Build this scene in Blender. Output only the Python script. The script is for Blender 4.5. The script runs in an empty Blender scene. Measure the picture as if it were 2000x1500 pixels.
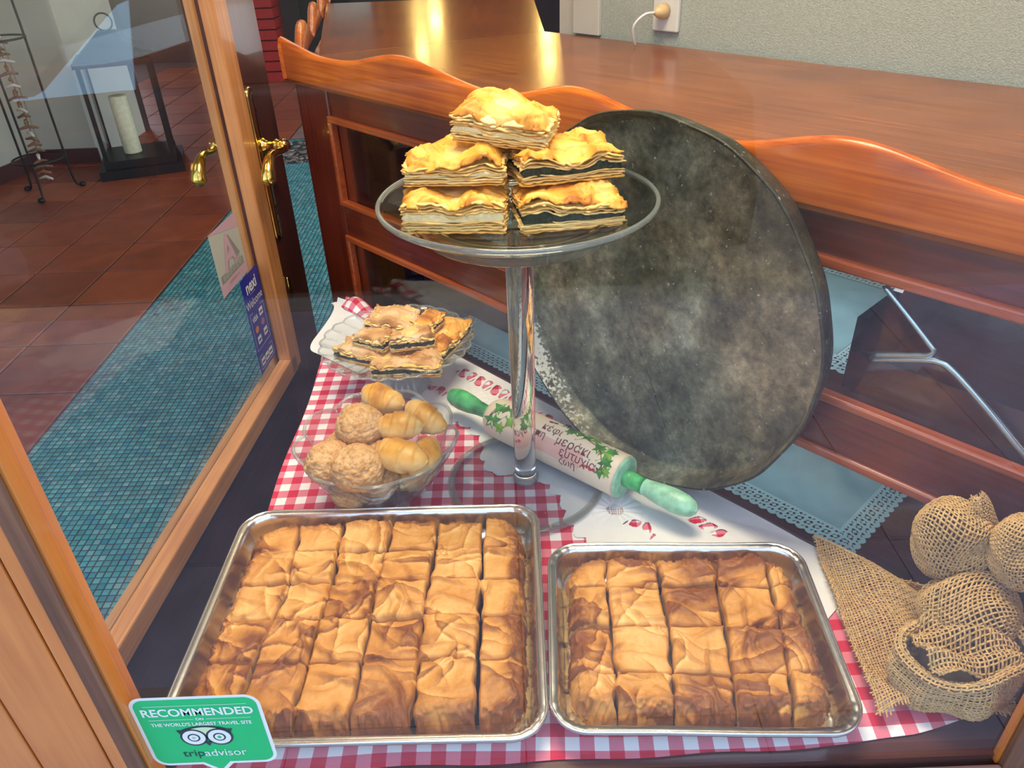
import bpy, math, random
import numpy as np
from mathutils import Matrix, Vector
C = bpy.context.scene.collection
PI = math.pi
random.seed(7)
RNG = np.random.default_rng(11)

# ------------------------------------------------------------------ camera, world, sun, lamps, exposure
FPX = 1500.0
_d = np.array([90.0, -2350.0, -FPX]); _d /= np.linalg.norm(_d)
_up = -_d
_y = np.array([0, 0, -1.0]) - _up * (-_up[2]); _y /= np.linalg.norm(_y)
_x = np.cross(_y, _up)
CR = np.array([_x, _y, _up])
cam_data = bpy.data.cameras.new('camera')
cam_data.sensor_width = 36.0
cam_data.lens = FPX / 2000.0 * 36.0
cam_data.clip_start = 0.02
cam = bpy.data.objects.new('camera', cam_data)
C.objects.link(cam)
M = Matrix(CR.tolist()).to_4x4()
M.translation = Vector((0, 0, 1.5))
cam.matrix_world = M
bpy.context.scene.camera = cam

world = bpy.data.worlds.new('world')
bpy.context.scene.world = world
world.use_nodes = True
wn = world.node_tree
wn.nodes.clear()
sky = wn.nodes.new('ShaderNodeTexSky')
sky.sky_type = 'NISHITA'
sky.sun_disc = False
sky.sun_elevation = math.radians(52)
sky.sun_rotation = math.radians(0)
sky.dust_density = 1.6
bg = wn.nodes.new('ShaderNodeBackground'); bg.inputs[1].default_value = 0.45
wo = wn.nodes.new('ShaderNodeOutputWorld')
hs_ = wn.nodes.new('ShaderNodeHueSaturation'); hs_.inputs['Saturation'].default_value = 0.72
wn.links.new(sky.outputs[0], hs_.inputs['Color']); wn.links.new(hs_.outputs[0], bg.inputs[0]); wn.links.new(bg.outputs[0], wo.inputs[0])

sun_d = bpy.data.lights.new('sun', 'SUN'); sun_d.energy = 3.5; sun_d.angle = 0.01
sun_d.color = (1.0, 0.93, 0.82)
sun = bpy.data.objects.new('sun', sun_d); C.objects.link(sun)
sun.rotation_euler = (math.radians(-40), 0, math.radians(12))

def area(name, loc, size, energy, color, target):
    d = bpy.data.lights.new(name, 'AREA'); d.shape = 'RECTANGLE'; d.size = size[0]; d.size_y = size[1]
    d.energy = energy; d.color = color
    o = bpy.data.objects.new(name, d); C.objects.link(o); o.location = loc
    v = Vector(target) - Vector(loc); o.rotation_euler = v.to_track_quat('-Z', 'Y').to_euler()
    return o
# ceiling panel inside the display window, warm, and the shop's own ceiling light
area('display_ceiling_light', (0.05, 1.0, 2.55), (0.8, 0.5), 26, (1.0, 0.82, 0.56), (0.05, 0.95, 0.7))
area('counter_fill_upper', (0.30, 1.14, 1.10), (0.9, 0.03), 0.8, (0.78, 0.93, 1.0), (0.42, 1.25, 0.93))  # added unseen fill that brightens the cloth on the upper shelf
area('counter_fill_lower', (0.26, 1.16, 0.842), (0.9, 0.03), 0.42, (0.78, 0.93, 1.0), (0.38, 1.27, 0.64))  # second added fill, lifts the dark lower compartment
area('shop_ceiling_light', (-0.6, 4.2, 2.75), (1.6, 1.6), 13, (1.0, 0.84, 0.64), (-0.6, 4.2, 0))
for i, (x, y) in enumerate([(-0.25, 3.35), (0.0, 2.75), (0.75, 2.5)]):
    d = bpy.data.lights.new('spot_bulb', 'POINT'); d.energy = 5; d.color = (1.0, 0.72, 0.3); d.shadow_soft_size = 0.03
    o = bpy.data.objects.new('spot_bulb', d); C.objects.link(o); o.location = (x, y, 2.45)

sc = bpy.context.scene
sc.view_settings.view_transform = 'Standard'
sc.view_settings.look = 'None'
sc.view_settings.gamma = 1.0
sc.view_settings.use_curve_mapping = False
sc.view_settings.exposure = 0.64

# ------------------------------------------------------------------ projection helper (only used to choose which small tiles are nearest)
def project(P):
    P = np.asarray(P, float).reshape(-1, 3)
    c = (P - np.array([0, 0, 1.5])) @ CR
    return np.stack([1000 + c[:, 0] * FPX / -c[:, 2], 750 - c[:, 1] * FPX / -c[:, 2]], 1)

# ------------------------------------------------------------------ noise
def _hash(ix, iy, iz, seed):
    n = (ix.astype(np.int64) * 374761393 + iy.astype(np.int64) * 668265263 + iz.astype(np.int64) * 2147483647 + seed * 1274126177) & 0xffffffff
    n = ((n ^ (n >> 13)) * 1274126177) & 0xffffffff
    n = ((n ^ (n >> 16)) * 2246822519) & 0xffffffff
    return ((n ^ (n >> 15)) & 0xffff) / 65535.0
def vnoise(x, y, z=0.0, seed=0):
    x = np.asarray(x, float); y = np.asarray(y, float); z = np.asarray(z, float) + 0 * x
    ix = np.floor(x); iy = np.floor(y); iz = np.floor(z)
    fx = x - ix; fy = y - iy; fz = z - iz
    ux = fx*fx*fx*(fx*(fx*6-15)+10); uy = fy*fy*fy*(fy*(fy*6-15)+10); uz = fz*fz*fz*(fz*(fz*6-15)+10)
    r = 0
    for dx in (0, 1):
        for dy in (0, 1):
            for dz in (0, 1):
                w = (ux if dx else 1-ux) * (uy if dy else 1-uy) * (uz if dz else 1-uz)
                r = r + w * _hash(ix+dx, iy+dy, iz+dz, seed)
    return r * 2 - 1
def fbm(x, y, z=0.0, seed=0, o=4, g=0.5):
    r = 0; a = 1.0; s = 0
    for k in range(o):
        r = r + a * vnoise(x*2**k, y*2**k, np.asarray(z)*2**k, seed + k*17); s += a; a *= g
    return r / s
def sstep(a, b, x):
    t = np.clip((x - a) / (b - a), 0, 1); return t*t*(3-2*t)

# ------------------------------------------------------------------ materials
def newmat(name):
    m = bpy.data.materials.new(name); m.use_nodes = True
    nt = m.node_tree
    return m, nt, nt.nodes['Principled BSDF']
def nd(nt, t, **kw):
    n = nt.nodes.new(t)
    for k, v in kw.items(): setattr(n, k, v)
    return n
def ramp(nt, fac, stops):
    r = nd(nt, 'ShaderNodeValToRGB')
    el = r.color_ramp.elements
    while len(el) < len(stops): el.new(0.5)
    for e, (p, c) in zip(el, stops): e.position = p; e.color = (*c, 1)
    if fac is not None: nt.links.new(fac, r.inputs[0])
    return r
def plain(name, col, rough=0.5, metal=0.0, var=0.12, scale=40.0, bump=0.0, bscale=None, coat=0.0, spec=None, sheen=0.0):
    m, nt, b = newmat(name)
    tc = nd(nt, 'ShaderNodeTexCoord'); no = nd(nt, 'ShaderNodeTexNoise')
    no.inputs['Scale'].default_value = scale; no.inputs['Detail'].default_value = 5
    nt.links.new(tc.outputs['Object'], no.inputs['Vector'])
    lo = tuple(c * (1 - var) for c in col); hi = tuple(min(1, c * (1 + var)) for c in col)
    r = ramp(nt, no.outputs[0], [(0.3, lo), (0.7, hi)])
    nt.links.new(r.outputs[0], b.inputs['Base Color'])
    b.inputs['Roughness'].default_value = rough; b.inputs['Metallic'].default_value = metal
    b.inputs['Coat Weight'].default_value = coat; b.inputs['Coat Roughness'].default_value = 0.12
    if spec is not None: b.inputs['Specular IOR Level'].default_value = spec
    if sheen: b.inputs['Sheen Weight'].default_value = sheen
    if bump:
        n2 = nd(nt, 'ShaderNodeTexNoise'); n2.inputs['Scale'].default_value = bscale or scale * 4; n2.inputs['Detail'].default_value = 6
        nt.links.new(tc.outputs['Object'], n2.inputs['Vector'])
        bp = nd(nt, 'ShaderNodeBump'); bp.inputs['Strength'].default_value = bump; bp.inputs['Distance'].default_value = 0.002
        nt.links.new(n2.outputs[0], bp.inputs['Height']); nt.links.new(bp.outputs[0], b.inputs['Normal'])
    return m
def wood(name, c1, c2, c3, axis, rough=0.25, coat=0.6, fine=120.0, spec=0.5, bump=0.05):
    m, nt, b = newmat(name)
    ax = Vector(axis).normalized(); p1 = ax.orthogonal().normalized(); p2 = ax.cross(p1)
    tc = nd(nt, 'ShaderNodeTexCoord')
    comb = nd(nt, 'ShaderNodeCombineXYZ')
    for k, (v, s) in enumerate(((ax, 3.0), (p1, fine), (p2, fine))):
        dt = nd(nt, 'ShaderNodeVectorMath', operation='DOT_PRODUCT')
        nt.links.new(tc.outputs['Object'], dt.inputs[0]); dt.inputs[1].default_value = tuple(v * s)
        nt.links.new(dt.outputs['Value'], comb.inputs[k])
    no = nd(nt, 'ShaderNodeTexNoise'); no.inputs['Scale'].default_value = 1.0; no.inputs['Detail'].default_value = 7
    no.inputs['Roughness'].default_value = 0.6; no.inputs['Distortion'].default_value = 0.4
    nt.links.new(comb.outputs[0], no.inputs['Vector'])
    big = nd(nt, 'ShaderNodeTexNoise'); big.inputs['Scale'].default_value = 6; big.inputs['Detail'].default_value = 3
    nt.links.new(tc.outputs['Object'], big.inputs['Vector'])
    ad = nd(nt, 'ShaderNodeMath', operation='MULTIPLY_ADD'); ad.inputs[1].default_value = 0.6
    ml = nd(nt, 'ShaderNodeMath', operation='MULTIPLY'); ml.inputs[1].default_value = 0.4
    nt.links.new(big.outputs[0], ml.inputs[0])
    nt.links.new(no.outputs[0], ad.inputs[0]); nt.links.new(ml.outputs[0], ad.inputs[2])
    r = ramp(nt, ad.outputs[0], [(0.36, c1), (0.5, c2), (0.64, c3)])
    nt.links.new(r.outputs[0], b.inputs['Base Color'])
    b.inputs['Roughness'].default_value = rough
    b.inputs['Coat Weight'].default_value = coat; b.inputs['Coat Roughness'].default_value = 0.08
    b.inputs['Specular IOR Level'].default_value = spec
    bp = nd(nt, 'ShaderNodeBump'); bp.inputs['Strength'].default_value = bump; bp.inputs['Distance'].default_value = 0.001
    nt.links.new(no.outputs[0], bp.inputs['Height']); nt.links.new(bp.outputs[0], b.inputs['Normal'])
    return m
def thin_glass(name, tint=(1, 1, 1), gain=1.0, rough=0.0, edge=None):
    # clear pane: what lies behind shows through, the surface adds its Fresnel reflection (the same from either side)
    m, nt, b = newmat(name); nt.nodes.remove(b)
    out = nt.nodes['Material Output']
    geo = nd(nt, 'ShaderNodeNewGeometry')
    mx = nd(nt, 'ShaderNodeMix'); mx.data_type = 'FLOAT'
    nt.links.new(geo.outputs['Backfacing'], mx.inputs[0]); mx.inputs[2].default_value = 1.5; mx.inputs[3].default_value = 1/1.5
    fr = nd(nt, 'ShaderNodeFresnel'); nt.links.new(mx.outputs[0], fr.inputs['IOR'])
    mu = nd(nt, 'ShaderNodeMath', operation='MULTIPLY'); mu.use_clamp = True; mu.inputs[1].default_value = gain
    nt.links.new(fr.outputs[0], mu.inputs[0])
    tr = nd(nt, 'ShaderNodeBsdfTransparent'); tr.inputs[0].default_value = (*tint, 1)
    if edge:
        lw = nd(nt, 'ShaderNodeLayerWeight'); lw.inputs[0].default_value = 0.35
        cr = ramp(nt, lw.outputs['Facing'], [(0.35, tint), (0.95, edge)])
        nt.links.new(cr.outputs[0], tr.inputs[0])
    gl = nd(nt, 'ShaderNodeBsdfGlossy'); gl.inputs['Roughness'].default_value = rough
    ms = nd(nt, 'ShaderNodeMixShader')
    nt.links.new(mu.outputs[0], ms.inputs[0]); nt.links.new(tr.outputs[0], ms.inputs[1]); nt.links.new(gl.outputs[0], ms.inputs[2])
    nt.links.new(ms.outputs[0], out.inputs[0])
    return m

OR_X = (1, 0, 0); OR_Z = (0, 0, 1)
a0 = np.array([-0.467, 1.770, 0.0]); cd = np.array([0.677, -0.736, 0.0]); cm = np.array([0.736, 0.677, 0.0])
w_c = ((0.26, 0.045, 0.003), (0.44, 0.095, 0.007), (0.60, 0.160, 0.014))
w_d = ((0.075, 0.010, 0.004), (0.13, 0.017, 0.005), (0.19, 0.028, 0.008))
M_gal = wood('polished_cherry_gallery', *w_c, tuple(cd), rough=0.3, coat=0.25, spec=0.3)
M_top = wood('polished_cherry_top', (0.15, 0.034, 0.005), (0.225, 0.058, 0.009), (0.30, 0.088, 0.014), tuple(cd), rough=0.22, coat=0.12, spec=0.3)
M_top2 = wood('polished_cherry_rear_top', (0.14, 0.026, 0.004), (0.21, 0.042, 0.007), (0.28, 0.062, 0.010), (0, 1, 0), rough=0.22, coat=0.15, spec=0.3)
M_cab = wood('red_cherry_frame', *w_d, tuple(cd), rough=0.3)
M_cabv = wood('red_cherry_stile', *w_d, OR_Z, rough=0.3)
M_bead = wood('cherry_moulding', (0.20, 0.035, 0.008), (0.33, 0.065, 0.014), (0.44, 0.10, 0.022), tuple(cd), rough=0.3)
M_tray = wood('dark_mahogany_tray', (0.07, 0.008, 0.004), (0.11, 0.012, 0.006), (0.15, 0.02, 0.008), tuple(cd), rough=0.3)
M_door = wood('dark_door_wood', (0.05, 0.012, 0.010), (0.08, 0.020, 0.014), (0.12, 0.030, 0.018), OR_Z, rough=0.35)
M_doorH = wood('dark_door_rail_wood', (0.04, 0.012, 0.018), (0.06, 0.018, 0.024), (0.085, 0.026, 0.03), (0.08, 1, 0), rough=0.3)
M_dbead = wood('door_glazing_bead', (0.42, 0.17, 0.055), (0.55, 0.24, 0.08), (0.66, 0.31, 0.11), OR_Z, rough=0.4, coat=0.2)
M_dbeadH = wood('door_glazing_bead_bottom', (0.42, 0.18, 0.07), (0.55, 0.26, 0.10), (0.66, 0.33, 0.13), (0.08, 1, 0), rough=0.5, coat=0.1)
M_post = wood('varnished_window_frame', (0.50, 0.15, 0.022), (0.62, 0.205, 0.036), (0.72, 0.26, 0.05), OR_Z, rough=0.35, coat=0.4, fine=60)
M_post2 = wood('weathered_window_bead', (0.10, 0.045, 0.025), (0.17, 0.075, 0.04), (0.25, 0.12, 0.06), OR_Z, rough=0.6, coat=0.0)
M_sill = wood('weathered_sill', (0.12, 0.055, 0.05), (0.20, 0.10, 0.09), (0.30, 0.16, 0.14), OR_X, rough=0.6, coat=0.0)
M_gap = plain('black_gasket', (0.02, 0.018, 0.02), 0.6)
M_groove = plain('reddish_groove', (0.10, 0.02, 0.008), 0.6)
M_shelf = wood('dark_display_board', (0.05, 0.018, 0.02), (0.075, 0.026, 0.028), (0.10, 0.036, 0.036), OR_X, rough=0.3)
M_glass = thin_glass('shopfront_glass', (0.99, 1.0, 0.995), 0.85)
M_dglass = thin_glass('door_glass', (0.97, 0.985, 0.98), 0.5)
M_cglass = thin_glass('cabinet_glass', (0.9, 0.94, 0.94), 0.7)
M_bowlg = thin_glass('pressed_glass', (0.975, 0.985, 0.985), 1.2, 0.02, (0.78, 0.84, 0.84))
M_plateg = thin_glass('clear_plate_glass', (0.985, 0.995, 0.99), 0.8, 0.0, (0.72, 0.84, 0.80))
M_brass = plain('polished_brass', (0.80, 0.55, 0.12), 0.13, 1.0, 0.08, 60)
M_oldbrass = plain('aged_brass', (0.45, 0.27, 0.07), 0.3, 1.0, 0.25, 50)
M_alu = plain('aluminium_foil_tray', (0.78, 0.80, 0.80), 0.24, 1.0, 0.06, 25, 0.15, 60)
M_chrome = plain('dull_chrome', (0.80, 0.87, 0.92), 0.30, 1.0, 0.05)
M_white = plain('white_cotton', (0.82, 0.84, 0.86), 0.85, 0, 0.03, 30, 0.35, 900)
M_lace = plain('pale_teal_lace', (0.60, 0.76, 0.76), 0.85, 0, 0.05, 30, 0.3, 700)
M_paperlace = plain('white_paper_lace', (0.66, 0.78, 0.78), 0.8, 0, 0.04)
M_linen = plain('teal_linen', (0.40, 0.56, 0.58), 0.85, 0, 0.12, 14, 0.3, 500)
M_dark = plain('dark_shop_wall', (0.035, 0.018, 0.016), 0.8, 0, 0.2, 3)
M_wallw = plain('white_plaster', (0.50, 0.49, 0.42), 0.9, 0, 0.05, 6, 0.2, 60)
M_wallt = plain('stippled_plaster', (0.34, 0.375, 0.32), 0.85, 0, 0.10, 180, 0.9, 330)
M_black = plain('black_iron', (0.015, 0.014, 0.014), 0.45, 0.4, 0.2)
M_candle = plain('cream_wax', (0.75, 0.72, 0.50), 0.5)
M_base = plain('dark_baseboard', (0.07, 0.015, 0.012), 0.5)
M_ceil = plain('ceiling_white', (0.6, 0.58, 0.52), 0.9)

def gingham():
    m, nt, b = newmat('red_gingham')
    tc = nd(nt, 'ShaderNodeTexCoord'); sp = nd(nt, 'ShaderNodeSeparateXYZ')
    uvn = nd(nt, 'ShaderNodeUVMap'); uvn.uv_map = 'UVMap'
    nt.links.new(uvn.outputs[0], sp.inputs[0])
    outs = []
    for k in (0, 1):
        f = nd(nt, 'ShaderNodeMath', operation='FRACT'); mu = nd(nt, 'ShaderNodeMath', operation='MULTIPLY'); mu.inputs[1].default_value = 1/0.0328
        ad = nd(nt, 'ShaderNodeMath', operation='ADD'); ad.inputs[1].default_value = 100.17 if k == 0 else 100.35
        nt.links.new(sp.outputs[k], mu.inputs[0]); nt.links.new(mu.outputs[0], ad.inputs[0]); nt.links.new(ad.outputs[0], f.inputs[0])
        r = ramp(nt, f.outputs[0], [(0.0, (1, 1, 1)), (0.485, (1, 1, 1)), (0.505, (0, 0, 0)), (0.985, (0, 0, 0)), (1.0, (1, 1, 1))])
        outs.append(r.outputs[0])
    s = nd(nt, 'ShaderNodeMath', operation='ADD'); nt.links.new(outs[0], s.inputs[0]); nt.links.new(outs[1], s.inputs[1])
    h = nd(nt, 'ShaderNodeMath', operation='MULTIPLY'); h.inputs[1].default_value = 0.5; nt.links.new(s.outputs[0], h.inputs[0])
    # woven threads: fine diagonal in the half-tone squares
    no = nd(nt, 'ShaderNodeTexNoise'); no.inputs['Scale'].default_value = 900; nt.links.new(tc.outputs['Object'], no.inputs['Vector'])
    a2 = nd(nt, 'ShaderNodeMath', operation='MULTIPLY_ADD'); a2.inputs[1].default_value = 0.22; a2.inputs[2].default_value = -0.11
    nt.links.new(no.outputs[0], a2.inputs[0])
    s2 = nd(nt, 'ShaderNodeMath', operation='ADD'); nt.links.new(h.outputs[0], s2.inputs[0]); nt.links.new(a2.outputs[0], s2.inputs[1])
    r = ramp(nt, s2.outputs[0], [(0.08, (0.86, 0.86, 0.88)), (0.35, (0.74, 0.26, 0.34)), (0.65, (0.68, 0.14, 0.22)), (0.92, (0.58, 0.012, 0.055))])
    nt.links.new(r.outputs[0], b.inputs['Base Color']); b.inputs['Roughness'].default_value = 0.85
    bp = nd(nt, 'ShaderNodeBump'); bp.inputs['Strength'].default_value = 0.25; bp.inputs['Distance'].default_value = 0.001
    nt.links.new(no.outputs[0], bp.inputs['Height']); nt.links.new(bp.outputs[0], b.inputs['Normal'])
    return m
M_ging = gingham()

def pastry(name, pale, gold, brown, bub=0.5, rough=0.5, bumpd=0.0008, spk=220):
    # 'toast' attribute: how far this spot of dough was baked (0 pale, 1 brown)
    m, nt, b = newmat(name)
    at = nd(nt, 'ShaderNodeAttribute'); at.attribute_name = 'toast'
    tc = nd(nt, 'ShaderNodeTexCoord')
    n1 = nd(nt, 'ShaderNodeTexNoise'); n1.inputs['Scale'].default_value = spk; n1.inputs['Detail'].default_value = 6; n1.inputs['Roughness'].default_value = 0.65
    n2 = nd(nt, 'ShaderNodeTexNoise'); n2.inputs['Scale'].default_value = 28; n2.inputs['Detail'].default_value = 5
    vo = nd(nt, 'ShaderNodeTexVoronoi'); vo.inputs['Scale'].default_value = 260
    for n in (n1, n2, vo): nt.links.new(tc.outputs['Object'], n.inputs['Vector'])
    a1 = nd(nt, 'ShaderNodeMath', operation='MULTIPLY_ADD'); a1.inputs[1].default_value = 0.42 * bub; a1.inputs[2].default_value = -0.21 * bub
    nt.links.new(n1.outputs[0], a1.inputs[0])
    a2 = nd(nt, 'ShaderNodeMath', operation='MULTIPLY_ADD'); a2.inputs[1].default_value = 0.55; a2.inputs[2].default_value = -0.275
    nt.links.new(n2.outputs[0], a2.inputs[0])
    s1 = nd(nt, 'ShaderNodeMath', operation='ADD'); nt.links.new(a1.outputs[0], s1.inputs[0]); nt.links.new(a2.outputs[0], s1.inputs[1])
    s2 = nd(nt, 'ShaderNodeMath', operation='ADD'); nt.links.new(s1.outputs[0], s2.inputs[0]); nt.links.new(at.outputs['Fac'], s2.inputs[1])
    mid = tuple((p + g) / 2 for p, g in zip(pale, gold))
    r = ramp(nt, s2.outputs[0], [(0.05, pale), (0.3, mid), (0.58, gold), (0.98, brown)])
    # small pale blisters
    r2 = ramp(nt, vo.outputs['Distance'], [(0.1, (1, 1, 1)), (0.28, (0, 0, 0))])
    n3 = nd(nt, 'ShaderNodeTexNoise'); n3.inputs['Scale'].default_value = 22; nt.links.new(tc.outputs['Object'], n3.inputs['Vector'])
    r3 = ramp(nt, n3.outputs[0], [(0.52, (0, 0, 0)), (0.62, (1, 1, 1))])
    mm = nd(nt, 'ShaderNodeMath', operation='MULTIPLY'); nt.links.new(r2.outputs[0], mm.inputs[0]); nt.links.new(r3.outputs[0], mm.inputs[1])
    m4 = nd(nt, 'ShaderNodeMath', operation='MULTIPLY'); m4.inputs[1].default_value = 0.5 * bub; nt.links.new(mm.outputs[0], m4.inputs[0])
    mx = nd(nt, 'ShaderNodeMix'); mx.data_type = 'RGBA'
    nt.links.new(m4.outputs[0], mx.inputs[0]); nt.links.new(r.outputs[0], mx.inputs[6]); mx.inputs[7].default_value = (*[min(1, c * 1.15) for c in pale], 1)
    nt.links.new(mx.outputs[2], b.inputs['Base Color'])
    b.inputs['Roughness'].default_value = rough
    b.inputs['Specular IOR Level'].default_value = 0.35
    bp = nd(nt, 'ShaderNodeBump'); bp.inputs['Strength'].default_value = 0.5; bp.inputs['Distance'].default_value = bumpd
    nt.links.new(s1.outputs[0], bp.inputs['Height']); nt.links.new(bp.outputs[0], b.inputs['Normal'])
    return m
M_pie = pastry('baked_filo', (0.84, 0.56, 0.20), (0.62, 0.28, 0.052), (0.24, 0.072, 0.011), bumpd=0.0014)
M_filo = pastry('golden_filo', (0.86, 0.60, 0.18), (0.78, 0.38, 0.05), (0.40, 0.13, 0.015))
M_layers = pastry('pale_filo_layers', (0.90, 0.72, 0.32), (0.80, 0.46, 0.10), (0.46, 0.18, 0.03))
M_beige = pastry('beige_pie_crust', (0.78, 0.60, 0.36), (0.62, 0.36, 0.14), (0.40, 0.18, 0.04))
M_roll = pastry('glazed_roll_dough', (0.86, 0.66, 0.28), (0.76, 0.38, 0.05), (0.40, 0.14, 0.015), 0.25, 0.35, 0.0003)
M_cookie = pastry('crumbly_biscuit', (0.74, 0.50, 0.25), (0.58, 0.32, 0.11), (0.34, 0.15, 0.04), 1.0, 0.8, 0.0018, 420)
M_cheese = plain('white_cheese_filling', (0.95, 0.80, 0.42), 0.6, 0, 0.08, 120, 0.8, 260)
M_spin = plain('dark_spinach_filling', (0.022, 0.035, 0.014), 0.5, 0, 0.6, 180, 1.0, 320)
M_burlap = plain('jute_thread', (0.60, 0.40, 0.17), 0.9, 0, 0.25, 160, 0.3, 900)

# ------------------------------------------------------------------ object helpers
def empty(name, loc=(0, 0, 0), rz=0.0, label=None, cat=None, group=None):
    o = bpy.data.objects.new(name, None); C.objects.link(o)
    o.location = loc; o.rotation_euler = (0, 0, rz); o.empty_display_size = 0.05
    if label: o['label'] = label
    if cat: o['category'] = cat
    if group: o['group'] = group
    return o
def tag(o, label=None, cat=None, group=None, kind=None):
    if label: o['label'] = label
    if cat: o['category'] = cat
    if group: o['group'] = group
    if kind: o['kind'] = kind
    return o
def mesh(name, V, Fc, mat, parent=None, smooth=False, toast=None, kind=None, label=None, uv=None):
    me = bpy.data.meshes.new(name)
    V = np.asarray(V, float)
    Fq = np.asarray(Fc) if not isinstance(Fc, list) or (len(Fc) and all(len(f) == len(Fc[0]) for f in Fc)) else None
    if Fq is not None and len(V) > 400:
        n = Fq.shape[1]; nf = len(Fq)
        me.vertices.add(len(V)); me.vertices.foreach_set('co', V.ravel())
        me.loops.add(nf * n); me.loops.foreach_set('vertex_index', Fq.astype(np.int32).ravel())
        me.polygons.add(nf); me.polygons.foreach_set('loop_start', (np.arange(nf) * n).astype(np.int32))
        me.polygons.foreach_set('loop_total', np.full(nf, n, dtype=np.int32))
        me.update(calc_edges=True); me.validate()
    else:
        me.from_pydata([tuple(v) for v in V], [], [tuple(int(i) for i in f) for f in Fc])
        me.update()
    if smooth: me.polygons.foreach_set('use_smooth', [True] * len(me.polygons))
    if toast is not None:
        at = me.attributes.new('toast', 'FLOAT', 'POINT'); at.data.foreach_set('value', np.asarray(toast, float))
    if uv is not None:
        ul = me.uv_layers.new(name='UVMap')
        li = np.zeros(len(me.loops), dtype=np.int32); me.loops.foreach_get('vertex_index', li)
        ul.data.foreach_set('uv', np.asarray(uv, float)[li].ravel())
    if mat: me.materials.append(mat)
    o = bpy.data.objects.new(name, me); C.objects.link(o)
    if parent: o.parent = parent
    if kind: o['kind'] = kind
    if label: o['label'] = label
    return o
def bevel(o, w=0.002, s=2):
    md = o.modifiers.new('bevel', 'BEVEL'); md.width = w; md.segments = s; md.limit_method = 'ANGLE'
    return o
BOXF = [(0, 3, 2, 1), (4, 5, 6, 7), (0, 1, 5, 4), (1, 2, 6, 5), (2, 3, 7, 6), (3, 0, 4, 7)]
def boxv(x0, x1, y0, y1, z0, z1):
    return [(x0, y0, z0), (x1, y0, z0), (x1, y1, z0), (x0, y1, z0), (x0, y0, z1), (x1, y0, z1), (x1, y1, z1), (x0, y1, z1)]
def box(name, x0, x1, y0, y1, z0, z1, mat, parent=None, bv=0.0, kind=None, label=None):
    o = mesh(name, boxv(x0, x1, y0, y1, z0, z1), BOXF, mat, parent, kind=kind, label=label)
    if bv: bevel(o, bv)
    return o
def obox(name, O, U, W, u0, u1, w0, w1, z0, z1, mat, parent=None, bv=0.0, kind=None, label=None):
    # box in a frame: O origin, U and W horizontal unit vectors
    O = np.asarray(O, float); U = np.asarray(U, float); W = np.asarray(W, float)
    V = [O + U * u + W * w + np.array([0, 0, z]) for (u, w, z) in boxv(u0, u1, w0, w1, z0, z1)]
    o = mesh(name, V, BOXF, mat, parent, kind=kind, label=label)
    if bv: bevel(o, bv)
    return o
def prism(name, poly, z0, z1, mat, parent=None, bv=0.0, kind=None):
    n = len(poly)
    V = [(x, y, z0) for x, y in poly] + [(x, y, z1) for x, y in poly]
    Fc = [tuple(range(n))[::-1], tuple(range(n, 2*n))] + [(i, (i+1) % n, n+(i+1) % n, n+i) for i in range(n)]
    o = mesh(name, V, Fc, mat, parent, kind=kind)
    if bv: bevel(o, bv)
    return o
def gridfaces(nu, nv, closed_u=False, closed_v=False, off=0):
    iu = np.arange(nu if closed_u else nu - 1); iv = np.arange(nv if closed_v else nv - 1)
    I, J = np.meshgrid(iu, iv, indexing='ij'); I = I.ravel(); J = J.ravel()
    I2 = (I + 1) % nu; J2 = (J + 1) % nv
    return np.stack([I * nv + J, I2 * nv + J, I2 * nv + J2, I * nv + J2], 1) + off
def lathe(name, prof, mat, parent=None, seg=48, at=(0, 0, 0), rmod=None, smooth=True, closed=True, kind=None, label=None, zmod=None):
    t = np.linspace(0, 2*PI, seg, endpoint=False)
    P = np.array(prof, float)
    r = P[:, 0][:, None] * np.ones(seg)[None]; z = P[:, 1][:, None] * np.ones(seg)[None]
    if rmod is not None: r = rmod(r, z, t[None])
    if zmod is not None: z = zmod(r, z, t[None])
    V = np.stack([at[0] + r*np.cos(t), at[1] + r*np.sin(t), at[2] + z], -1)
    n = len(P)
    Fc = gridfaces(n, seg, closed, True)
    return mesh(name, V.reshape(-1, 3), Fc[:, ::-1], mat, parent, smooth, kind=kind, label=label)
def frames(P):
    P = np.asarray(P, float); T = np.gradient(P, axis=0); T /= np.linalg.norm(T, axis=1)[:, None] + 1e-12
    up = np.array([0, 0, 1.0]) if abs(T[0][2]) < 0.9 else np.array([1.0, 0, 0])
    N = []; n = np.cross(T[0], up); n /= np.linalg.norm(n)
    for t in T:
        n = n - t * n.dot(t); n /= np.linalg.norm(n); N.append(n)
    N = np.array(N); B = np.cross(T, N)
    return T, N, B
def tubev(P, r, seg=10):
    P = np.asarray(P, float); T, N, B = frames(P)
    r = np.broadcast_to(np.asarray(r, float), (len(P),))
    a = np.linspace(0, 2*PI, seg, endpoint=False)
    V = P[:, None] + r[:, None, None] * (np.cos(a)[None, :, None]*N[:, None] + np.sin(a)[None, :, None]*B[:, None])
    return V.reshape(-1, 3), gridfaces(len(P), seg, False, True)
def tube(name, P, r, mat, parent=None, seg=10, kind=None, label=None, cap=True):
    P = np.asarray(P, float); r = np.broadcast_to(np.asarray(r, float), (len(P),)).copy()
    if cap:
        P = np.vstack([P[0] + (P[0]-P[1])*1e-4, P, P[-1] + (P[-1]-P[-2])*1e-4]); r = np.concatenate([[1e-5], r, [1e-5]])
    V, Fc = tubev(P, r, seg)
    return mesh(name, V, Fc, mat, parent, True, kind=kind, label=label)
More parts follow.
